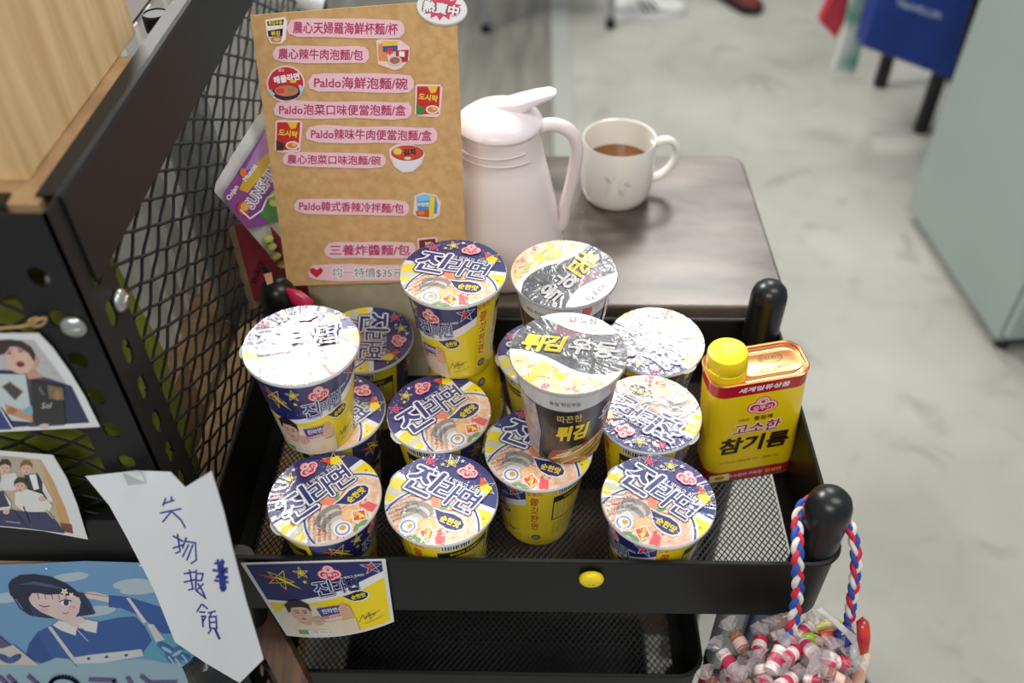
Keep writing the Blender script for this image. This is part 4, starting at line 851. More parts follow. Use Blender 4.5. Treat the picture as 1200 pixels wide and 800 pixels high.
# illustrated poster
def poster(a):
    sky, sky2, sea = ink((98, 150, 196), 'paper', (120, 168, 206), 6), (154, 186, 206), (136, 176, 196)
    a.poly([(-60, 662), (40, 660), (100, 657), (168, 659), (250, 815), (-60, 815)], (112, 158, 198)); 
    for x, y, rx, ry in ((82, 676, 22, 5), (90, 674, 10, 4), (154, 684, 22, 6), (166, 690, 26, 6), (110, 716, 26, 6), (8, 700, 20, 6)): a.poly(ell(x, y, rx, ry, rot=-6), (178, 196, 208), lev=False)
    a.poly([(-60, 772), (30, 776), (60, 768), (100, 778), (160, 772), (206, 776), (240, 786), (250, 815), (-60, 815)], (150, 182, 196))
    N1, N2, SKA = (52, 92, 160), (36, 68, 132), (222, 198, 196)
    a.poly([(166, 748), (206, 742), (236, 764), (240, 778), (190, 776), (166, 768)], (92, 160, 190))
    # raised arm and sleeve
    a.poly([(92, 694), (110, 693), (130, 698), (130, 706), (112, 702), (96, 700)], SKA); a.line([(96, 694), (130, 699)], .6, (96, 60, 70))
    a.poly([(128, 697), (150, 699), (192, 712), (204, 742), (190, 742), (166, 722), (142, 712), (128, 711)], N1); a.poly([(148, 700), (152, 700), (172, 728), (168, 730)], (214, 214, 214)); a.line([(128, 697), (128, 711)], .8, N2)
    # dress
    a.poly([(30, 768), (34, 754), (44, 740), (60, 732), (90, 728), (116, 728), (140, 723), (158, 722), (170, 734), (178, 750), (168, 764), (86, 772), (66, 770), (50, 776)], N1); a.poly([(30, 768), (34, 754), (44, 742), (62, 772), (48, 777)], (44, 80, 148)); a.poly([(172, 730), (180, 731), (193, 749), (183, 752)], (206, 206, 204))
    a.poly([(84, 770), (110, 766), (166, 760), (168, 768), (120, 776), (92, 777)], (206, 208, 212)); [a.poly(ell(x, y, 2.2, 1.6), N2, lev=False) for x, y in ((104, 771), (125, 769), (148, 767))]
    a.poly([(56, 734), (60, 733), (92, 776), (88, 778)], (206, 206, 204)); a.line([(82, 770), (90, 780)], .8, (80, 80, 90))
    a.poly([(82, 720), (96, 722), (104, 728), (96, 736), (78, 734), (72, 728)], SKA)
    a.poly([(62, 732), (70, 726), (90, 735), (89, 744), (72, 738)], (224, 222, 220)); a.poly([(92, 732), (102, 725), (115, 728), (113, 741), (100, 738)], (224, 222, 220)); a.line([(90, 736), (103, 750)], 1.0, (206, 206, 206)); a.line([(92, 735), (96, 740)], .8, N2)
    # head
    a.poly([(34, 706), (34, 718), (44, 722), (62, 724), (86, 722), (104, 720), (112, 718), (106, 706), (98, 694), (60, 690)], (40, 56, 98))
    a.poly([(33, 700), (34, 692), (60, 684), (90, 692), (95, 704), (93, 716), (86, 725), (76, 727), (62, 722), (48, 716), (38, 708)], SKA)
    a.poly([(10, 684), (14, 678), (24, 673), (40, 672), (60, 675), (78, 683), (90, 692), (97, 704), (104, 712), (110, 720), (100, 714), (94, 700), (86, 696), (80, 697), (70, 695), (56, 696), (46, 694), (38, 694), (34, 700), (36, 712), (40, 722), (30, 716), (20, 702), (12, 696)], (30, 40, 66)); a.poly([(20, 684), (40, 680), (62, 684), (78, 690), (58, 687), (38, 684)], (70, 84, 116))
    a.line([(14, 696), (24, 712), (36, 720)], 1.0, (30, 40, 66)); [a.line([(x, 692), (x + 2, 701)], .7, (30, 40, 66), lev=False) for x in (44, 52, 60, 68, 76)]
    a.line([(46, 708), (52, 710), (58, 709)], 1.0, (50, 40, 60)); a.poly(ell(77, 705, 5.5, 3.6, rot=8), WH); a.poly(ell(78, 705, 3.2, 3.4), (44, 56, 100)); a.line([(70, 704), (76, 701.5), (84, 703)], 1.1, (40, 36, 60)); a.line([(74, 717), (78, 718), (81, 716)], .7, (150, 80, 90)); a.poly(ell(52, 714, 5, 2), (232, 176, 180)); a.poly(ell(85, 711, 4, 2), (232, 176, 180))
    a.poly(star(76, 692, 5, .5), (236, 230, 216)); a.poly(ell(76, 692, 1.4), (226, 190, 90)); a.poly(star(84, 696, 4, .5), (236, 230, 216))
    # ribbon bow at the wrist, neighbour at the left edge
    for x, y, t in ((194, 758, 30), (206, 762, -30), (198, 766, 70), (212, 768, 10)): a.poly(ell(x, y, 11, 4, rot=t), (60, 110, 170), lev=False); 
    for x, y, t in ((196, 760, 30), (208, 764, -30)): a.poly(ell(x, y, 7, 2, rot=t), (156, 196, 214))
    for x0, y0 in ((198, 768), (206, 770), (214, 766)): a.line([(x0, y0), (x0 + 6, y0 + 8)], 1.4, (206, 214, 220), lev=False)
    a.poly([(-60, 730), (0, 744), (14, 756), (2, 762), (-60, 752)], (96, 84, 124)); a.poly([(-60, 754), (4, 758), (16, 754), (46, 778), (-60, 776)], (206, 194, 192)); a.poly(ell(6, 770, 9, 4, rot=30), (50, 84, 132)); a.poly(ell(18, 770, 9, 4, rot=-30), (50, 84, 132)); a.poly(ell(12, 772, 4, 4), (64, 104, 150))
    L = (106, 82, 144)
    for pts in ([(0, 792), (8, 800), (14, 815)], [(10, 791), (18, 799), (22, 815)], [(34, 791), (44, 800), (48, 815)], [(150, 793), (158, 806), (160, 815)], [(166, 791), (176, 799), (206, 798)], [(176, 799), (186, 815)], [(106, 795), (134, 796), (140, 815)]): a.line(pts, 4.5, L, lev=False)
    a.line(ell(76, 803, 17, 11, rot=8), 4.5, L, closed=True)
    for x, y in ((55, 664.5), (165, 661)): a.poly(ell(x, y, 1.4, 1.0), WH)
print_obj('poster', [(-60, 664), (0, 663), (60, 661), (100, 658.5), (168, 660), (205, 730), (250, 815), (-60, 815)], RY - .0075, 'blue illustrated poster of a saluting short-haired girl winking, below the wooden shelf edge', 'poster', poster, mat('poster_stock', (206, 214, 220), 0.45))
# lost-and-found note: one sheet with a sharp fold
nt = empty('paper_note', tuple(aty(205, 553, 0.418))); tag(nt, 'folded white paper note with blue handwriting hanging from the rack corner', 'note')
NP = mat('white_note_paper', (226, 229, 232), 0.7, bump=.12, scale=40)
fold = [((217, 571), 0.402), ((232, 620), 0.386), ((247, 672), 0.370), ((262, 728), 0.353), ((281, 800), 0.332)]
left = [((100, 558), 0.428), ((128, 592), 0.420), ((150, 632), 0.410), ((180, 690), 0.394), ((205, 752), 0.378)]
mid = [((160, 551.5), 0.422), ((180, 600), 0.409), ((198, 652), 0.396), ((222, 712), 0.379), ((240, 776), 0.362)]
rgt = [((248, 552), 0.389), ((262, 598), 0.374), ((272, 640), 0.360), ((288, 702), 0.341), ((309, 772), 0.320)]
q1 = [((200, 553), 0.411), ((212, 606), 0.396), ((226, 660), 0.382), ((244, 720), 0.365), ((262, 789), 0.346)]
cols = [[aty(p[0], p[1], y) for p, y in c] for c in (left, mid, q1, fold, rgt)]
mb = MB(); F_ = [v for c in cols for v in c]; k = len(F_); fs = [(c * 5 + r, c * 5 + r + 1, (c + 1) * 5 + r + 1, (c + 1) * 5 + r) for c in range(4) for r in range(4)]
mb.recalc = False; mb.add(F_ + [v + Vector((0, .0004, 0)) for v in F_], fs + [tuple(k + i for i in reversed(f)) for f in fs], NP)
keep(mb.build('sheet', smooth=True, angle=20), nt)
def note_map(px, py, h):     # falls onto the sheet's own facets
    from mathutils.geometry import intersect_ray_tri
    d = ray(px, py)
    for f in fs:
        a_, b_, c_, d_ = [F_[i] for i in f]
        for tri in ((a_, b_, c_), (a_, c_, d_)):
            hit = intersect_ray_tri(*tri, d, CO, True)
            if hit: return hit - d.normalized() * (0.0004 + h)
    return aty(px, py, 0.40)
a = Art('paper', flip=True); BL = (34, 46, 150); w = 1.5
S4 = [[(194, 584), (191, 592)], [(191, 590), (204, 586)], [(188, 601), (212, 596)], [(201, 582), (200, 600), (191, 611)], [(202, 600), (212, 609), (217, 618)],
      [(203, 628), (214, 634)], [(208, 626), (211, 646), (206, 648)], [(203, 642), (215, 638)], [(218, 630), (214, 642)], [(217, 634), (229, 636), (230, 656), (224, 660)], [(221, 638), (214, 652)], [(226, 638), (219, 656)],
      [(216, 672), (228, 670)], [(222, 668), (226, 690), (221, 691)], [(216, 682), (228, 679)], [(230, 668), (229, 690)], [(230, 672), (238, 672), (236, 680), (230, 680)], [(232, 684), (236, 690), (241, 701)], [(238, 684), (230, 692), (240, 700)],
      [(236, 708), (231, 716)], [(237, 708), (243, 713)], [(234, 717), (240, 717)], [(236, 722), (241, 722), (238, 728)], [(237, 724), (238, 734)], [(244, 718), (252, 716)], [(248, 717), (246, 722)], [(245, 723), (253, 722), (254, 736), (246, 736), (245, 723)], [(246, 729), (253, 729)], [(247, 738), (244, 742)], [(252, 737), (257, 748)],
      [(252, 660), (262, 658), (258, 668), (266, 666), (254, 676), (266, 676), (258, 684), (264, 688), (262, 692)], [(255, 656), (260, 692)], [(260, 656), (264, 690)], [(250, 668), (266, 670)], [(252, 680), (267, 682)], [(257, 660), (263, 690), (258, 688)]]
for st in S4: a.line(st, 2.0 if st[0][0] < 250 or st[0][1] < 650 else 3.0, BL, lev=False)
mb = MB(); mb.recalc = False; a.into(mb, note_map, 4e-5, sub=3); keep(mb.build('handwriting', smooth=False), nt)
a = Art('paper', flip=True); a.poly([(143, 553), (165, 552), (172, 566), (150, 569)], (214, 218, 218)); mb = MB(); mb.recalc = False; a.into(mb, note_map, 2e-5); keep(mb.build('clear_tape', smooth=False), nt)
# cup-front cut-out stuck on the tray's front wall
fc = Art('paper'); front_panel(fc)
c00, c10, c11, c01 = [aty(q[0], q[1], TY0 - .0012) for q in ((288, 661.5), (447, 657), (458, 727), (338, 742))]
def cut_map(u, v, h):
    s_, t_ = (u + 66) / 132, v / 100; W0 = c01.lerp(c11, s_); W1 = c00.lerp(c10, s_)
    p = W0.lerp(W1, t_); p.z -= 0.016 * (1 - (2 * s_ - 1) ** 2) * (1 - t_) * 0.7; p.y = TY0 - .0012 - h; return p
fc.L = [(l, [(min(66, max(-66, x)), min(100, max(0, y))) for x, y in vs], f, m) for l, vs, f, m in fc.L]
mb = MB(); mb.recalc = False; edge = [(-70 + 140 * i / 24, -4) for i in range(25)] + [(70, 40), (70, 102), (-70, 102), (-70, 40)]
fr = [cut_map(u, v, 0) for u, v in edge]; bk_ = [p + Vector((0, .0006, 0)) for p in fr]; k = len(fr)
mb.add(fr + bk_, [tuple(t) for t in tessellate_polygon([[Vector((p.x, p.z, 0)) for p in fr]])] + [(i, (i + 1) % k, k + (i + 1) % k, k + i) for i in range(k)], WHITE)
fc.into(mb, lambda u, v, h: cut_map(u, v, h), 2.5e-5, sub=8)
tag(mb.build('cup_label_cutout', smooth=False), 'cut-out noodle cup front picture stuck on the outside of the tray wall', 'label')
mg = tag(empty('smiley_magnet', tuple(aty(693, 676, TY0 - .001))), 'small round yellow smiley magnet on the front wall of the tray', 'magnet')
MX = Matrix.Rotation(PI / 2, 4, 'X')
MB().lathe([(0.0098, 0), (0.0104, 0.0015), (0.0100, 0.0035), (0.0085, 0.0052), (0.0055, 0.0063), (0.0005, 0.0067)], mat('yellow_magnet', (244, 214, 30), 0.3), 32, M=MX @ Matrix.Diagonal((1, .92, 1, 1))).build('magnet_body', mg)
a = Art('paper'); [a.poly(ell(x, -0.0012, 0.0006, 0.0010, n=10), BK, lev=False) for x in (-0.0022, 0.0012)]; a.line([(0.0058, -0.003), (0.0066, -0.0014), (0.0070, -0.0030)], 0.0008, BK); a.line([(-0.0058, -0.0030), (-0.0046, -0.0042)], 0.0006, BK)
mb = MB(); mb.recalc = False; a.into(mb, lambda x, y, h: Vector((x, -0.0069 + (x * x + y * y) * 55 - h, y)), 4e-5); mb.build('face_print', mg, smooth=False)

# ------------------------------------------------------------------ behind the tray, left: snack bag, red box, tags
CLR = mat('clear_snack_film', (206, 208, 206), 0.18, rgb2=(186, 190, 184), scale=30)
SA, SB_, SC_ = aty(253, 224, 0.668), aty(345, 225, 0.800), aty(330, 330, 0.728); N0 = (SB_ - SA).cross(SC_ - SA).normalized(); N0 = N0 if N0.dot(CO - SA) > 0 else -N0; SP = SA
sb = empty('snack_bag', tuple(aty(330, 330, 0.765))); tag(sb, 'purple and clear snack pouch of green pieces tucked behind the price board', 'snack bag')
def pouch(name, outline, p, n, thick, m, parent=None, inner=0.78):
    n = Vector(n).normalized(); n = n if n.dot(CO - Vector(p)) > 0 else -n
    f = [on(x, y, p, n) for x, y in outline]; c = sum(f, Vector()) / len(f); L = []
    for sc, h in ((1.0, 0.0), (0.93, 0.30), (inner, 0.75), (0.45, 1.0), (0.02, 1.0)): L.append([c + (v - c) * sc + n * h * thick for v in f])
    B = [[c + (v - c) * sc - n * h * thick * .6 for v in f] for sc, h in ((0.02, 1.0), (0.45, 1.0), (inner, 0.75))]
    o = MB().loft(B + L, m).build(name, None, True, 60); o2 = keep(o, parent) if parent else o; return o2
pouch('pouch', [(301, 136), (345, 108), (420, 120), (405, 230), (372, 280), (350, 321), (334, 322), (312, 294), (270, 246), (251, 224), (253, 214), (272, 182)], SP, N0, 0.006, CLR, sb)
a = Art('gloss', flip=True)
a.poly([(312, 150), (330, 140), (410, 150), (405, 240), (300, 266), (290, 268), (275, 250), (261, 228)], (132, 54, 150)); a.poly([(304, 166), (312, 150), (330, 140), (334, 160), (300, 196), (286, 200)], (178, 130, 190))
a.poly([(286, 208), (306, 186), (322, 172), (326, 186), (300, 214), (290, 226), (280, 222)], (214, 178, 40)); a.poly([(322, 220), (350, 210), (350, 250), (316, 262), (304, 250)], (70, 140, 60)); a.poly(ell(326, 232, 12, 10), (170, 190, 70)); a.poly(ell(322, 238, 7, 4), (206, 214, 120))
a.title('SUNSHINE', 308, 216, 17, 56, ((WH, 0.10), ((110, 50, 140), 0.0)), sx=0.8); a.text('Onjan', 272, 226, 8, WH, 56, 0.04); a.text('Muscat', 292, 202, 8, WH, 54, 0.05); a.poly(ell(284, 244, 7, 8), (200, 70, 40)); a.poly(ell(286, 242, 5, 5), (240, 180, 90)); a.poly(ell(284, 202, 4, 5), (236, 120, 60)); a.line([(281, 246), (292, 256), (306, 246), (312, 232), (330, 222)], 2.0, WH)
mb = MB(); mb.recalc = False; a.into(mb, planemap(SP + N0 * 0.0064, N0), 6e-5); keep(mb.build('printed_front', smooth=False), sb)
GRN = mat('green_jelly', (134, 140, 62), 0.35, rgb2=(166, 166, 84), scale=60)
for i, (x, y) in enumerate(((323, 300), (318, 289), (330, 282), (331, 310), (333, 296), (314, 280))):
    p = on(x, y, SP + N0 * 0.0060, N0); o = MB().lathe([(0.0005, -0.003), (0.004, -0.0022), (0.0056, 0), (0.004, 0.0022), (0.0005, 0.003)], GRN, 16, M=Matrix.Translation(p)).build('jelly_piece', None); keep(o, sb)
REDC = mat('dark_red_carton', (138, 44, 58), 0.6, rgb2=(150, 52, 66), scale=20); CORE = mat('corrugated_edge', (150, 128, 98), 0.85, bump=.5, scale=600)
rc = empty('red_carton', tuple(aty(300, 350, 0.72))); tag(rc, 'dark red cardboard carton edge between the mesh panel and the price board', 'carton')
fr = [aty(x, y, Y) for x, y, Y in ((274, 263, 0.712), (281, 262, 0.713), (345, 330, 0.735), (345, 352, 0.735), (297, 352, 0.712))]
mb = MB(); nf = Vector((0.02, 0.012, -0.002)); bk2 = [v + nf for v in fr]
mb.add(fr + bk2, [tuple(range(5)), tuple(reversed(range(5, 10)))] + [(i, (i + 1) % 5, 5 + (i + 1) % 5, 5 + i) for i in range(5)], REDC); keep(mb.build('panel', smooth=False), rc)
ed = [aty(x, y, Y) for x, y, Y in ((268, 268, 0.711), (274, 263, 0.712), (299, 362, 0.711), (292, 362, 0.711))]; mb = MB(); mb.add(ed + [v + Vector((.004, .01, 0)) for v in ed], [(0, 1, 2, 3), (7, 6, 5, 4)] + [(i, (i + 1) % 4, 4 + (i + 1) % 4, 4 + i) for i in range(4)], CORE); keep(mb.build('cut_edge', smooth=False), rc)
a = Art('paper', flip=True); a.text('SNACK', 302, 318, 9, (60, 14, 24), 70, .02); mb = MB(); mb.recalc = False
nn = (fr[1] - fr[0]).cross(fr[4] - fr[0]).normalized(); nn = nn if nn.dot(CO - fr[0]) > 0 else -nn
a.into(mb, planemap(fr[0] + nn * .0015, nn), 6e-5); keep(mb.build('printed_word', smooth=False), rc)
MAG = mat('magenta_foil_tag', (196, 24, 74), 0.35, coat=.4); ORG = mat('orange_red_foil', (206, 52, 30), 0.35, coat=.4)
for nm, lab, pts, m in (('foil_tag', 'magenta foil tag beside the rear left post cap', ((332, 336), (352, 340), (368, 352), (362, 366), (342, 356)), MAG), ('foil_tag', 'orange-red foil tag next to the magenta one by the post', ((348, 352), (362, 350), (366, 372), (350, 374)), ORG)):
    tag(pouch(nm, pts, aty(345, 350, 0.678), (0, -1, 0.5), 0.003, m), lab, 'tag', 'foil tags by the rear post')
bk3 = empty('hanging_tag', tuple(aty(313, 326, 0.665))); tag(bk3, 'small black and peach swing tag above the rear left post cap', 'tag')
keep(sheet(MB(), [(309, 321), (318, 319), (320, 331), (313, 334)], aty(313, 326, 0.668), (0, -1, .4), mat('peach_card', (214, 156, 120), .6), .0008).build('card', smooth=False), bk3)
keep(sheet(MB(), [(307, 313), (312, 312), (317, 319), (309, 321)], aty(313, 326, 0.668), (0, -1, .4), RUBBER, .0015).build('clip', smooth=False), bk3)

# ------------------------------------------------------------------ basket of sweets hung from the front right post
BKT = tag(empty('hanging_basket', (0.228, 0.346, 0.632)), 'small basket hung from the cart post by a red, white and blue braided rope', 'basket')
bprof = [(0.040, 0.0), (0.048, 0.003), (0.054, 0.02), (0.058, 0.050), (0.059, 0.051), (0.0565, 0.051), (0.052, 0.02), (0.046, 0.006), (0.001, 0.005)]
MB().lathe([(r, z) for r, z in bprof], mat('clear_tub_plastic', (150, 150, 150), 0.35, rgb2=(120, 118, 118), scale=40), 40).build('tub', BKT)
ctr = smooth_path([(0.184, 0.330, 0.684), (0.199, 0.355, 0.708), (0.2085, 0.372, 0.735), (0.2110, 0.389, 0.772), (0.2085, 0.404, 0.800), (0.2100, 0.418, 0.8075), (0.2140, 0.4375, 0.8085), (0.2230, 0.4520, 0.8090), (0.2340, 0.4555, 0.8090), (0.2450, 0.4510, 0.8080), (0.2535, 0.440, 0.8055), (0.2578, 0.4260, 0.7990), (0.2600, 0.412, 0.785), (0.2605, 0.402, 0.765), (0.2615, 0.393, 0.740), (0.2640, 0.386, 0.715), (0.2670, 0.376, 0.690)], 14)
RCOL = (mat('rope_red', (196, 34, 66), .75), mat('rope_blue', (32, 74, 160), .75), mat('rope_white', (216, 210, 204), .75))
tl = [0]
for i in range(1, len(ctr)): tl.append(tl[-1] + (ctr[i] - ctr[i - 1]).length)
def strand(k):
    pts = []; up = Vector((1, 0.2, 0))
    for i, p in enumerate(ctr):
        t = (ctr[min(i + 1, len(ctr) - 1)] - ctr[max(i - 1, 0)]).normalized(); x = (up - t * up.dot(t)).normalized(); y = t.cross(x); up = x; ph = tl[i] / 0.030 * 2 * PI + k * 2 * PI / 3
        pts.append(p + x * (0.0028 * math.sin(ph)) + y * (0.0014 * math.sin(2 * ph)))
    return pts
for k in range(3):
    o = MB().tube(strand(k), 0.0024, RCOL[k], 8, rs=[(0.0027, 0.0021)] * len(ctr)).build('rope_strand', None); keep(o, BKT); o['label'] = ('red rope strand', 'blue rope strand', 'white rope strand')[k]
# wrapped sweets
FILM = mat('crinkled_clear_film', (214, 206, 208), 0.12, bump=0.8, scale=500); FILM.node_tree.nodes['Principled BSDF'].inputs['Coat Weight'].default_value = 0.8
FILM.node_tree.nodes['Principled BSDF'].inputs['Alpha'].default_value = 0.45
def candy_mesh(name, cols, seed):
    rnd = random.Random(seed); mb = MB(); n = 14; L = 0.011
    prof = [(0.0052, -L), (0.0062, -L * .8), (0.0064, -L * .3), (0.0064, L * .3), (0.0062, L * .8), (0.0052, L)]
    for j, (z0, z1) in enumerate(((-L, -L * .35), (-L * .35, L * .35), (L * .35, L))):
        mb.lathe([(0.0055, z0), (0.0061, z0 + .0005), (0.0061, z1 - .0005), (0.0055, z1)], mat('sweet_' + '%d_%d_%d' % cols[j % len(cols)], cols[j % len(cols)], 0.4), n)
    for sg in (-1, 1):       # film skirts twisted shut at each end
        loops = []
        for r, z in ((0.0066, L * .5), (0.0060, L * 1.02), (0.0018, L * 1.25), (0.0050, L * 1.6), (0.0085, L * 2.0)):
            ph = z * 160; loops.append([Vector(((r + rnd.uniform(-.0010, .0010) + .0014 * (i % 2) * (z > L * 1.3)) * math.cos(2 * PI * i / n + ph), (r + .0014 * (i % 2) * (z > L * 1.3)) * math.sin(2 * PI * i / n + ph), sg * z)) for i in range(n)])
        mb.loft(loops, FILM)
    ob = mb.build(name, None, True, 35); me = ob.data; bpy.data.objects.remove(ob); return me
CM = [candy_mesh('sweet_a', ((238, 218, 214), (206, 60, 100), (238, 218, 214)), 1), candy_mesh('sweet_b', ((150, 96, 74), (226, 190, 176), (150, 96, 74)), 2), candy_mesh('sweet_c', ((206, 40, 84), (246, 226, 222), (206, 40, 84)), 3)]
CLAB = ('pink and white sweet in a clear twist wrapper, in the hanging basket', 'brown and cream sweet in a clear twist wrapper, in the hanging basket', 'crimson sweet in a clear twist wrapper, in the hanging basket')
rnd = random.Random(11); spots = []
for layer, (rad, cnt, z) in enumerate(((0.060, 17, 0.668), (0.063, 20, 0.681), (0.063, 20, 0.694), (0.058, 18, 0.707), (0.048, 14, 0.720), (0.034, 8, 0.732))):
    for i in range(cnt):
        for _ in range(40):
            r = rad * math.sqrt(rnd.random()); t = rnd.uniform(0, 2 * PI); p = Vector((0.217 + r * math.cos(t), 0.346 + r * math.sin(t) * .9, z + rnd.uniform(-.003, .003)))
            if p.y > 0.386 or p.x > 0.262 - (p.z - .668) * .25: continue
            if all((p - q).length > 0.0135 for q in spots): spots.append(p); break
for i, p in enumerate(spots):
    k = (0, 0, 1, 0, 2)[i % 5]; o = tag(link('wrapped_sweet', CM[k], None, p), CLAB[k], 'sweet', ('pink and white twist-wrapped sweets', 'brown and cream twist-wrapped sweets', 'crimson twist-wrapped sweets')[k])
    o.rotation_euler = (rnd.uniform(.7, 2.4), rnd.uniform(0, 1), rnd.uniform(0, 6.28))
def packet(pts, Y, th, m, label, name='snack_packet', n=(0.1, -1, 0.7), art=None):
    p = aty(pts[0][0], pts[0][1], Y); o = pouch(name, pts, p, n, th, m); tag(o, label, 'snack packet', 'colourful packets at the back of the basket'); return o
packet([(945, 738), (956, 726), (975, 722), (990, 727), (985, 738), (962, 746)], 0.392, .006, mat('cream_wrap', (226, 220, 150), .35, coat=.5, rgb2=(214, 206, 120), scale=90), 'cream yellow packet at the back of the hanging basket')
packet([(936, 742), (952, 740), (958, 752), (944, 760), (935, 754)], 0.380, .005, mat('lime_wrap', (150, 200, 40), .35, coat=.5), 'lime green packet tucked behind the sweets')
packet([(958, 738), (976, 736), (978, 748), (964, 752)], 0.383, .005, mat('orange_wrap', (214, 96, 44), .35, coat=.5), 'small orange packet between cream and blue packets')
packet([(976, 740), (992, 730), (1003, 742), (1000, 762), (984, 764)], 0.380, .006, mat('blue_wrap', (30, 62, 160), .3, coat=.5, rgb2=(40, 30, 90), scale=60), 'blue packet at the back of the hanging basket')
packet([(957, 714), (963, 711), (1003, 744), (1010, 760), (1004, 762), (990, 744)], 0.388, .003, mat('silver_white_wrap', (206, 204, 202), .3, coat=.5), 'long white packet sticking out over the basket')
packet([(1003, 728), (1011, 722), (1018, 728), (1019, 745), (1016, 765), (1008, 768), (1004, 748)], 0.376, .006, mat('red_wrap', (214, 52, 36), .3, coat=.5, rgb2=(150, 30, 40), scale=70), 'red shiny packet at the right end of the basket')
packet([(994, 800), (1004, 778), (1012, 764), (1020, 766), (1016, 786), (1008, 815), (992, 815)], 0.362, .005, mat('orange_white_wrap', (226, 140, 60), .35, coat=.5, rgb2=(226, 222, 216), scale=40), 'orange and white packet along the right rim of the basket')
packet([(996, 756), (1006, 752), (1008, 772), (998, 790), (993, 776)], 0.370, .005, mat('pale_wrap', (206, 212, 210), .35, coat=.5), 'pale grey packet below the red one')
packet([(968, 772), (985, 762), (992, 776), (980, 790)], 0.366, .005, mat('mauve_wrap', (130, 96, 110), .3, coat=.5, rgb2=(200, 196, 200), scale=50), 'mauve packet in the middle of the basket')
packet([(955, 758), (972, 752), (980, 764), (964, 776), (954, 770)], 0.370, .005, mat('dark_green_wrap', (52, 84, 66), .35, coat=.5, rgb2=(220, 214, 196), scale=60), 'dark green and cream packet beside the rope')
packet([(903, 722), (926, 716), (931, 734), (922, 748), (900, 742)], 0.395, .005, mat('brown_wrap', (120, 88, 70), .3, coat=.5, rgb2=(170, 150, 136), scale=50), 'brown glossy packet under the tray corner beside the rope')
# tall tins beside the lower tray
for q, y, r, m, lab in (((854, 736), 0.445, 0.0145, SILVER, 'silver tube with a red base beside the lower tray'), ((886, 738), 0.452, 0.0135, mat('blue_grey_tube', (112, 122, 144), .3, metal=.5), 'blue-grey tube beside the silver one under the tray corner')):
    p = aty(q[0], q[1], y); t = tag(empty('metal_tube', (p.x, p.y, 0.44)), lab, 'tube'); b = p.z - .44 + .03
    MB().lathe([(r, b - .085), (r, 0.252)], m, 28).build('barrel', t)
    MB().lathe([(r + .001, b - .097), (r + .0014, b - .096), (r + .0014, b - .086), (r + .001, b - .085)], RUBBER, 28).build('collar', t)
    MB().lathe([(r, 0), (r, b - .097)], mat('red_tube_base', (170, 24, 52), .45), 28).build('base', t)
MB_ = MB().box((LX1 + .004, 0.430, 0.425), (0.235, 0.475, 0.440), BLACK); MB_.build('side_shelf', cart, smooth=False)
# wooden plank below the tray on the left
pa, pb = aty(303, 714, 0.440), aty(347, 800, 0.386); dv = (pb - pa).normalized(); sd = dv.cross(CF).normalized(); nr = sd.cross(dv)
mb = MB(); A0, B0 = pa - dv * .006, pb + dv * .05
mb.loft([[p + sd * a_ * .013 + nr * b_ * .007 for a_, b_ in ((-1, -1), (1, -1), (1, 1), (-1, 1))] for p in (A0, B0)], DARKWOOD, cap0=True, cap1=True)
tag(bevel(mb.build('wooden_plank', smooth=False), .0015), 'dark brown wooden plank slanting down under the tray beside the paper note', 'plank')
# black plastic bag low on the left, under the note
BAGM = mat('black_bin_film', (22, 23, 26), 0.3, bump=1.0, scale=60)
c = aty(250, 792, 0.40); mb = MB(); rnd = random.Random(2); L = []
for j in range(7):
    th = PI * j / 6; L.append([c + Vector((0.026 * math.sin(th) * math.cos(2 * PI * i / 16) * rnd.uniform(.8, 1.15), 0.02 * math.sin(th) * math.sin(2 * PI * i / 16) * rnd.uniform(.8, 1.1), -0.035 * math.cos(th))) for i in range(16)])
tag(mb.loft(L, BAGM).build('plastic_bag'), 'crumpled black plastic bag between the poster and the paper note', 'bag')

# ------------------------------------------------------------------ far floor
def rel(o, pts): return pts
GREYC = mat('grey_green_steel_cabinet', (150, 162, 158), 0.45, rgb2=(156, 167, 163), scale=3)
k1, k2 = atz(1168, 408, 0.02), atz(1062, 246, 0.02); ex = (k2 - k1); ex.z = 0; ln_ = ex.length; ex.normalize(); ez = Vector((0, 0, 1)); ey = Vector((ex.y, -ex.x, 0)); ey = ey if ey.x > 0 else -ey
cb = tag(empty('steel_cabinet', (k1.x, k1.y, 0)), 'tall pale grey-green steel cabinet at the right edge of the picture', 'cabinet'); cb.rotation_euler.z = math.atan2(ex.y, ex.x)
sgn = -1
def cbox(lo, hi, m, name, bv=.004): return bevel(MB().box(lo, hi, m).build(name, cb, smooth=False), bv)
cbox((0.012, -0.75, 0.03), (ln_, 0.0, 1.75), GREYC, 'body'); cbox((-0.012, -0.748, 0.055), (0.0105, -0.004, 1.74), GREYC, 'door', .005); cbox((0.03, -0.72, 0.0), (ln_ - .03, -0.03, 0.03), RUBBER, 'plinth')
MB().tube([(-0.04, -0.70, 0.8), (-0.04, -0.70, 1.2)], 0.008, STEEL, 10).build('door_handle', cb)
MB().lathe([(0.016, 0.0), (0.016, 0.032)], RUBBER, 16, M=Matrix.Translation((0.03, -0.03, 0))).build('foot', cb)
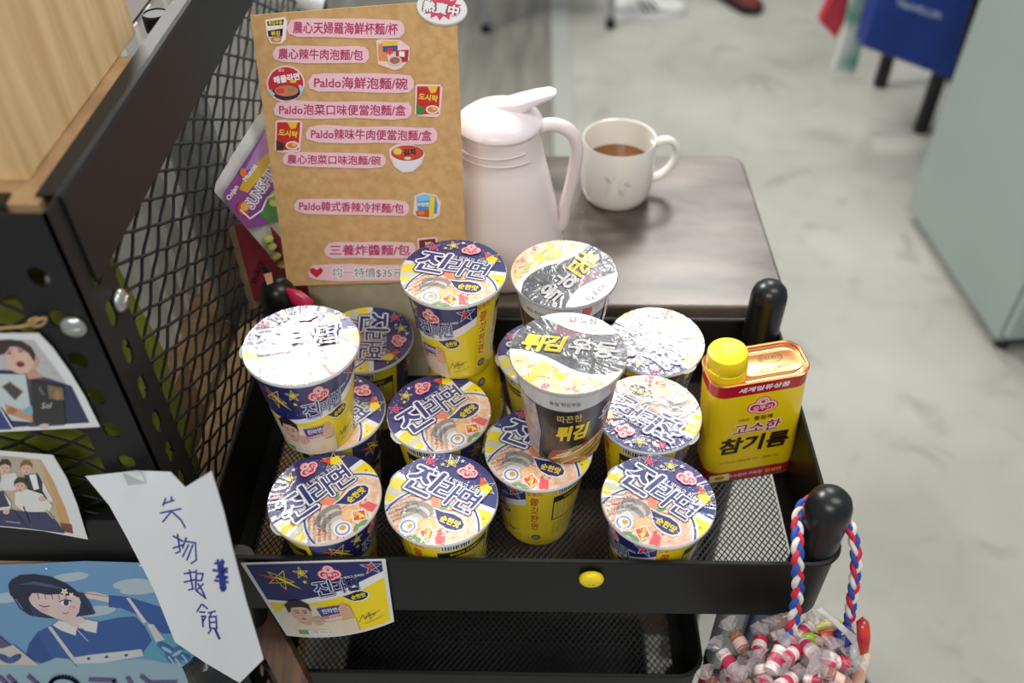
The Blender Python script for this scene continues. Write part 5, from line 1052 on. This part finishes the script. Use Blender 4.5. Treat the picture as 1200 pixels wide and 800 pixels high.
# stool with bags in front of the cabinet
BLK = mat('matt_black_metal', (16, 16, 18), 0.5)
sc_ = atz(1078, 150, 0); st = tag(empty('bag_stool', (1.24, 2.58, 0)), 'black stool with thick legs behind the cabinet, bags hanging from it', 'stool')
for x, y in ((-0.135, 0.12), (-0.09, -0.16), (0.11, 0.17), (0.14, -0.13)): MB().lathe([(0.022, 0), (0.020, 0.40)], BLK, 16, M=Matrix.Translation((x, y, 0))).build('leg', st)
MB().lathe([(0.20, 0.40), (0.205, 0.41), (0.205, 0.435), (0.20, 0.445)], BLK, 32, M=Matrix.Translation((0.0, -0.02, 0))).build('seat', st)
def tote(name, pts, Y, th, m, label, cat='bag', yaw=0, hang=None, word=None):
    p = aty(pts[0][0], pts[0][1], Y); n = Vector((math.sin(yaw), -math.cos(yaw), 0)); f = [on(x, y, p, n) for x, y in pts]; o0 = sum(f, Vector()) / len(f)
    t = tag(empty(name, tuple(o0)), label, cat); mb = MB(); c = o0; L = []
    for d, sc in ((0.0, .96), (0.006, 1.0), (th - .006, 1.0), (th, .96)): L.append([c + (v - c) * sc - n * d - o0 for v in f])
    mb.loft(L, m, cap0=True, cap1=True); mb.build('bag_body', t, True, 30)
    if hang:
        a_, b_ = [on(x, y, p, n) - n * th * .5 - o0 for x, y in hang]; MB().tube(smooth_path([a_, a_ + Vector((0.02, 0, .10)), (a_ + b_) / 2 + Vector((0, 0, .15)), b_ + Vector((-0.02, 0, .10)), b_]), 0.005, m, 8).build('handle', t)
    if word:
        a = Art('paper', flip=True); a.text(word[0], word[1], word[2], word[3], (190, 204, 236), word[4], .02); mb = MB(); mb.recalc = False; a.into(mb, planemap(p + n * .0006, n), 1e-4); keep(mb.build('lettering', smooth=False), t)
    return t
tote('blue_tote_bag', [(1010, 55), (1116, 94), (1146, -20), (1152, -60), (1036, -60), (1027, 0)], 2.28, 0.07, mat('blue_bag', (24, 62, 150), .5, rgb2=(20, 50, 130), scale=8), 'blue tote bag with pale lettering hanging in front of the black stool', hang=((1050, -58), (1115, -58)), word=('TRAVELLER', 1077, 11, 11, -17))
tote('red_paper_bag', [(961, 27), (980, 46), (1012, -20), (1020, -50), (996, -50)], 2.43, 0.04, mat('red_bag', (186, 44, 66), .5), 'red paper bag leftmost of the hanging bags', hang=((1000, -48), (1016, -48)))
tote('green_striped_bag', [(976, 84), (1002, 88), (1012, 50), (1026, 0), (1034, -40), (1006, -40), (990, 40)], 2.385, 0.03, mat('green_white_bag', (40, 140, 116), .5, rgb2=(206, 214, 208), scale=9, stretch=(1, 1, 1.2), detail=1), 'green and white patterned bag hanging between the red and blue bags', hang=((1012, -38), (1030, -38)))
# chair feet and shoes at the top of the picture
ch = tag(empty('metal_chair', (0.045, 3.12, 0)), 'chair with slim silver legs and black feet on the far floor', 'chair')
for x, y, tx, ty in ((-0.222, -0.03, .0, .03), (0.222, 0.01, -.0, .03), (-0.20, 0.42, 0, -.02), (0.20, 0.42, 0, -.02)):
    l = MB().tube([(x, y, 0.03), (x + tx, y + ty, 0.44)], 0.0125, SILVER, 12).build('leg', ch); MB().lathe([(0.017, 0), (0.0185, 0.004), (0.017, 0.035)], RUBBER, 16, M=Matrix.Translation((x, y, 0))).build('foot', l)
bevel(MB().box((-0.24, -0.02, 0.44), (0.24, 0.44, 0.475), RUBBER).build('seat', ch, smooth=False), .01)
MB().tube([(-0.222, 0.0, 0.25), (-0.2, 0.41, 0.25)], 0.008, SILVER, 10).build('stretcher', ch); MB().tube([(0.222, 0.03, 0.25), (0.2, 0.41, 0.25)], 0.008, SILVER, 10).build('stretcher', ch)
for x in (-0.2, 0.2): MB().tube([(x, 0.42, 0.46), (x, 0.47, 0.88)], 0.0115, SILVER, 10).build('back_post', ch)
bevel(MB().box((-0.22, 0.445, 0.66), (0.22, 0.475, 0.88), RUBBER).build('backrest', ch, smooth=False), .008)
def shoe(loc, rz, upper, sole, label, stripes=None):
    t = tag(empty('sneaker', loc, (0, 0, rz)), label, 'shoe', 'shoes on the far floor'); secs = []
    S_ = [(-0.135, .030, .030, .075), (-0.12, .036, .020, .085), (-0.08, .038, .018, .088), (-0.03, .037, .018, .085), (0.02, .041, .018, .072), (0.07, .046, .018, .056), (0.11, .043, .018, .048), (0.135, .030, .020, .040), (0.146, .012, .024, .032)]
    for x, w, z0, z1 in S_: secs.append([Vector((x, w * math.cos(u) * (1 if math.sin(u) < .2 else .82), (z0 + z1) / 2 + (z1 - z0) / 2 * math.sin(u))) for u in [2 * PI * i / 20 for i in range(20)]])
    MB().loft(secs, upper, cap0=True, cap1=True).build('upper', t, True, 60)
    MB().loft([[Vector((x * 1.02, y * 1.06, z)) for x, y in [(q[0], q[1]) for q in S_] + [(q[0], -q[1]) for q in reversed(S_)]] for z in (0.0, 0.026)], sole, cap0=True, cap1=True).build('sole', t, True, 40)
    if stripes:
        for k in range(3):
            for sg in (-1, 1): MB().tube([(0.035 - k * .022, sg * .0405, 0.030), (0.020 - k * .022, sg * .038, 0.050), (0.005 - k * .022, sg * .030, 0.068)], 0.004, stripes, 6).build('stripe', t)
    for k in range(4): MB().tube([(0.02 + k * .018, -0.022, .078 - k * .007), (0.026 + k * .018, 0, .083 - k * .007), (0.02 + k * .018, 0.022, .078 - k * .007)], 0.0025, sole, 6).build('lace', t)
shoe((0.400, 3.235, 0), R_(8), mat('white_leather', (222, 222, 220), .5), WHITE, 'white sneaker with dark stripes beside the chair leg', BLK)
shoe((0.735, 3.36, 0), R_(-60), mat('dark_red_suede', (96, 26, 28), .7), mat('dark_sole', (40, 34, 34), .7), 'dark red shoe on the far floor right of the white sneaker')
wp = aty(352, 4, 1.15); tag(MB().tube(smooth_path([aty(310, -6, 1.12), aty(345, -1, 1.12), aty(378, 10, 1.12)]), 0.012, WHITE, 12).build('rolled_sheet'), 'rolled white sheet lying behind the top edge of the price board', 'paper roll')

db = aty(190, 30, 1.30)
tag(bevel(MB().box((-1.3, 1.30, 0.0), (db.x, 1.62, 1.30), mat('dark_brown_laminate', (64, 48, 38), .5, rgb2=(84, 64, 50), scale=8, stretch=(1, 6, 1))).build('low_cupboard', smooth=False), .004), 'dark brown low cupboard standing behind the shelf rack', 'cupboard')
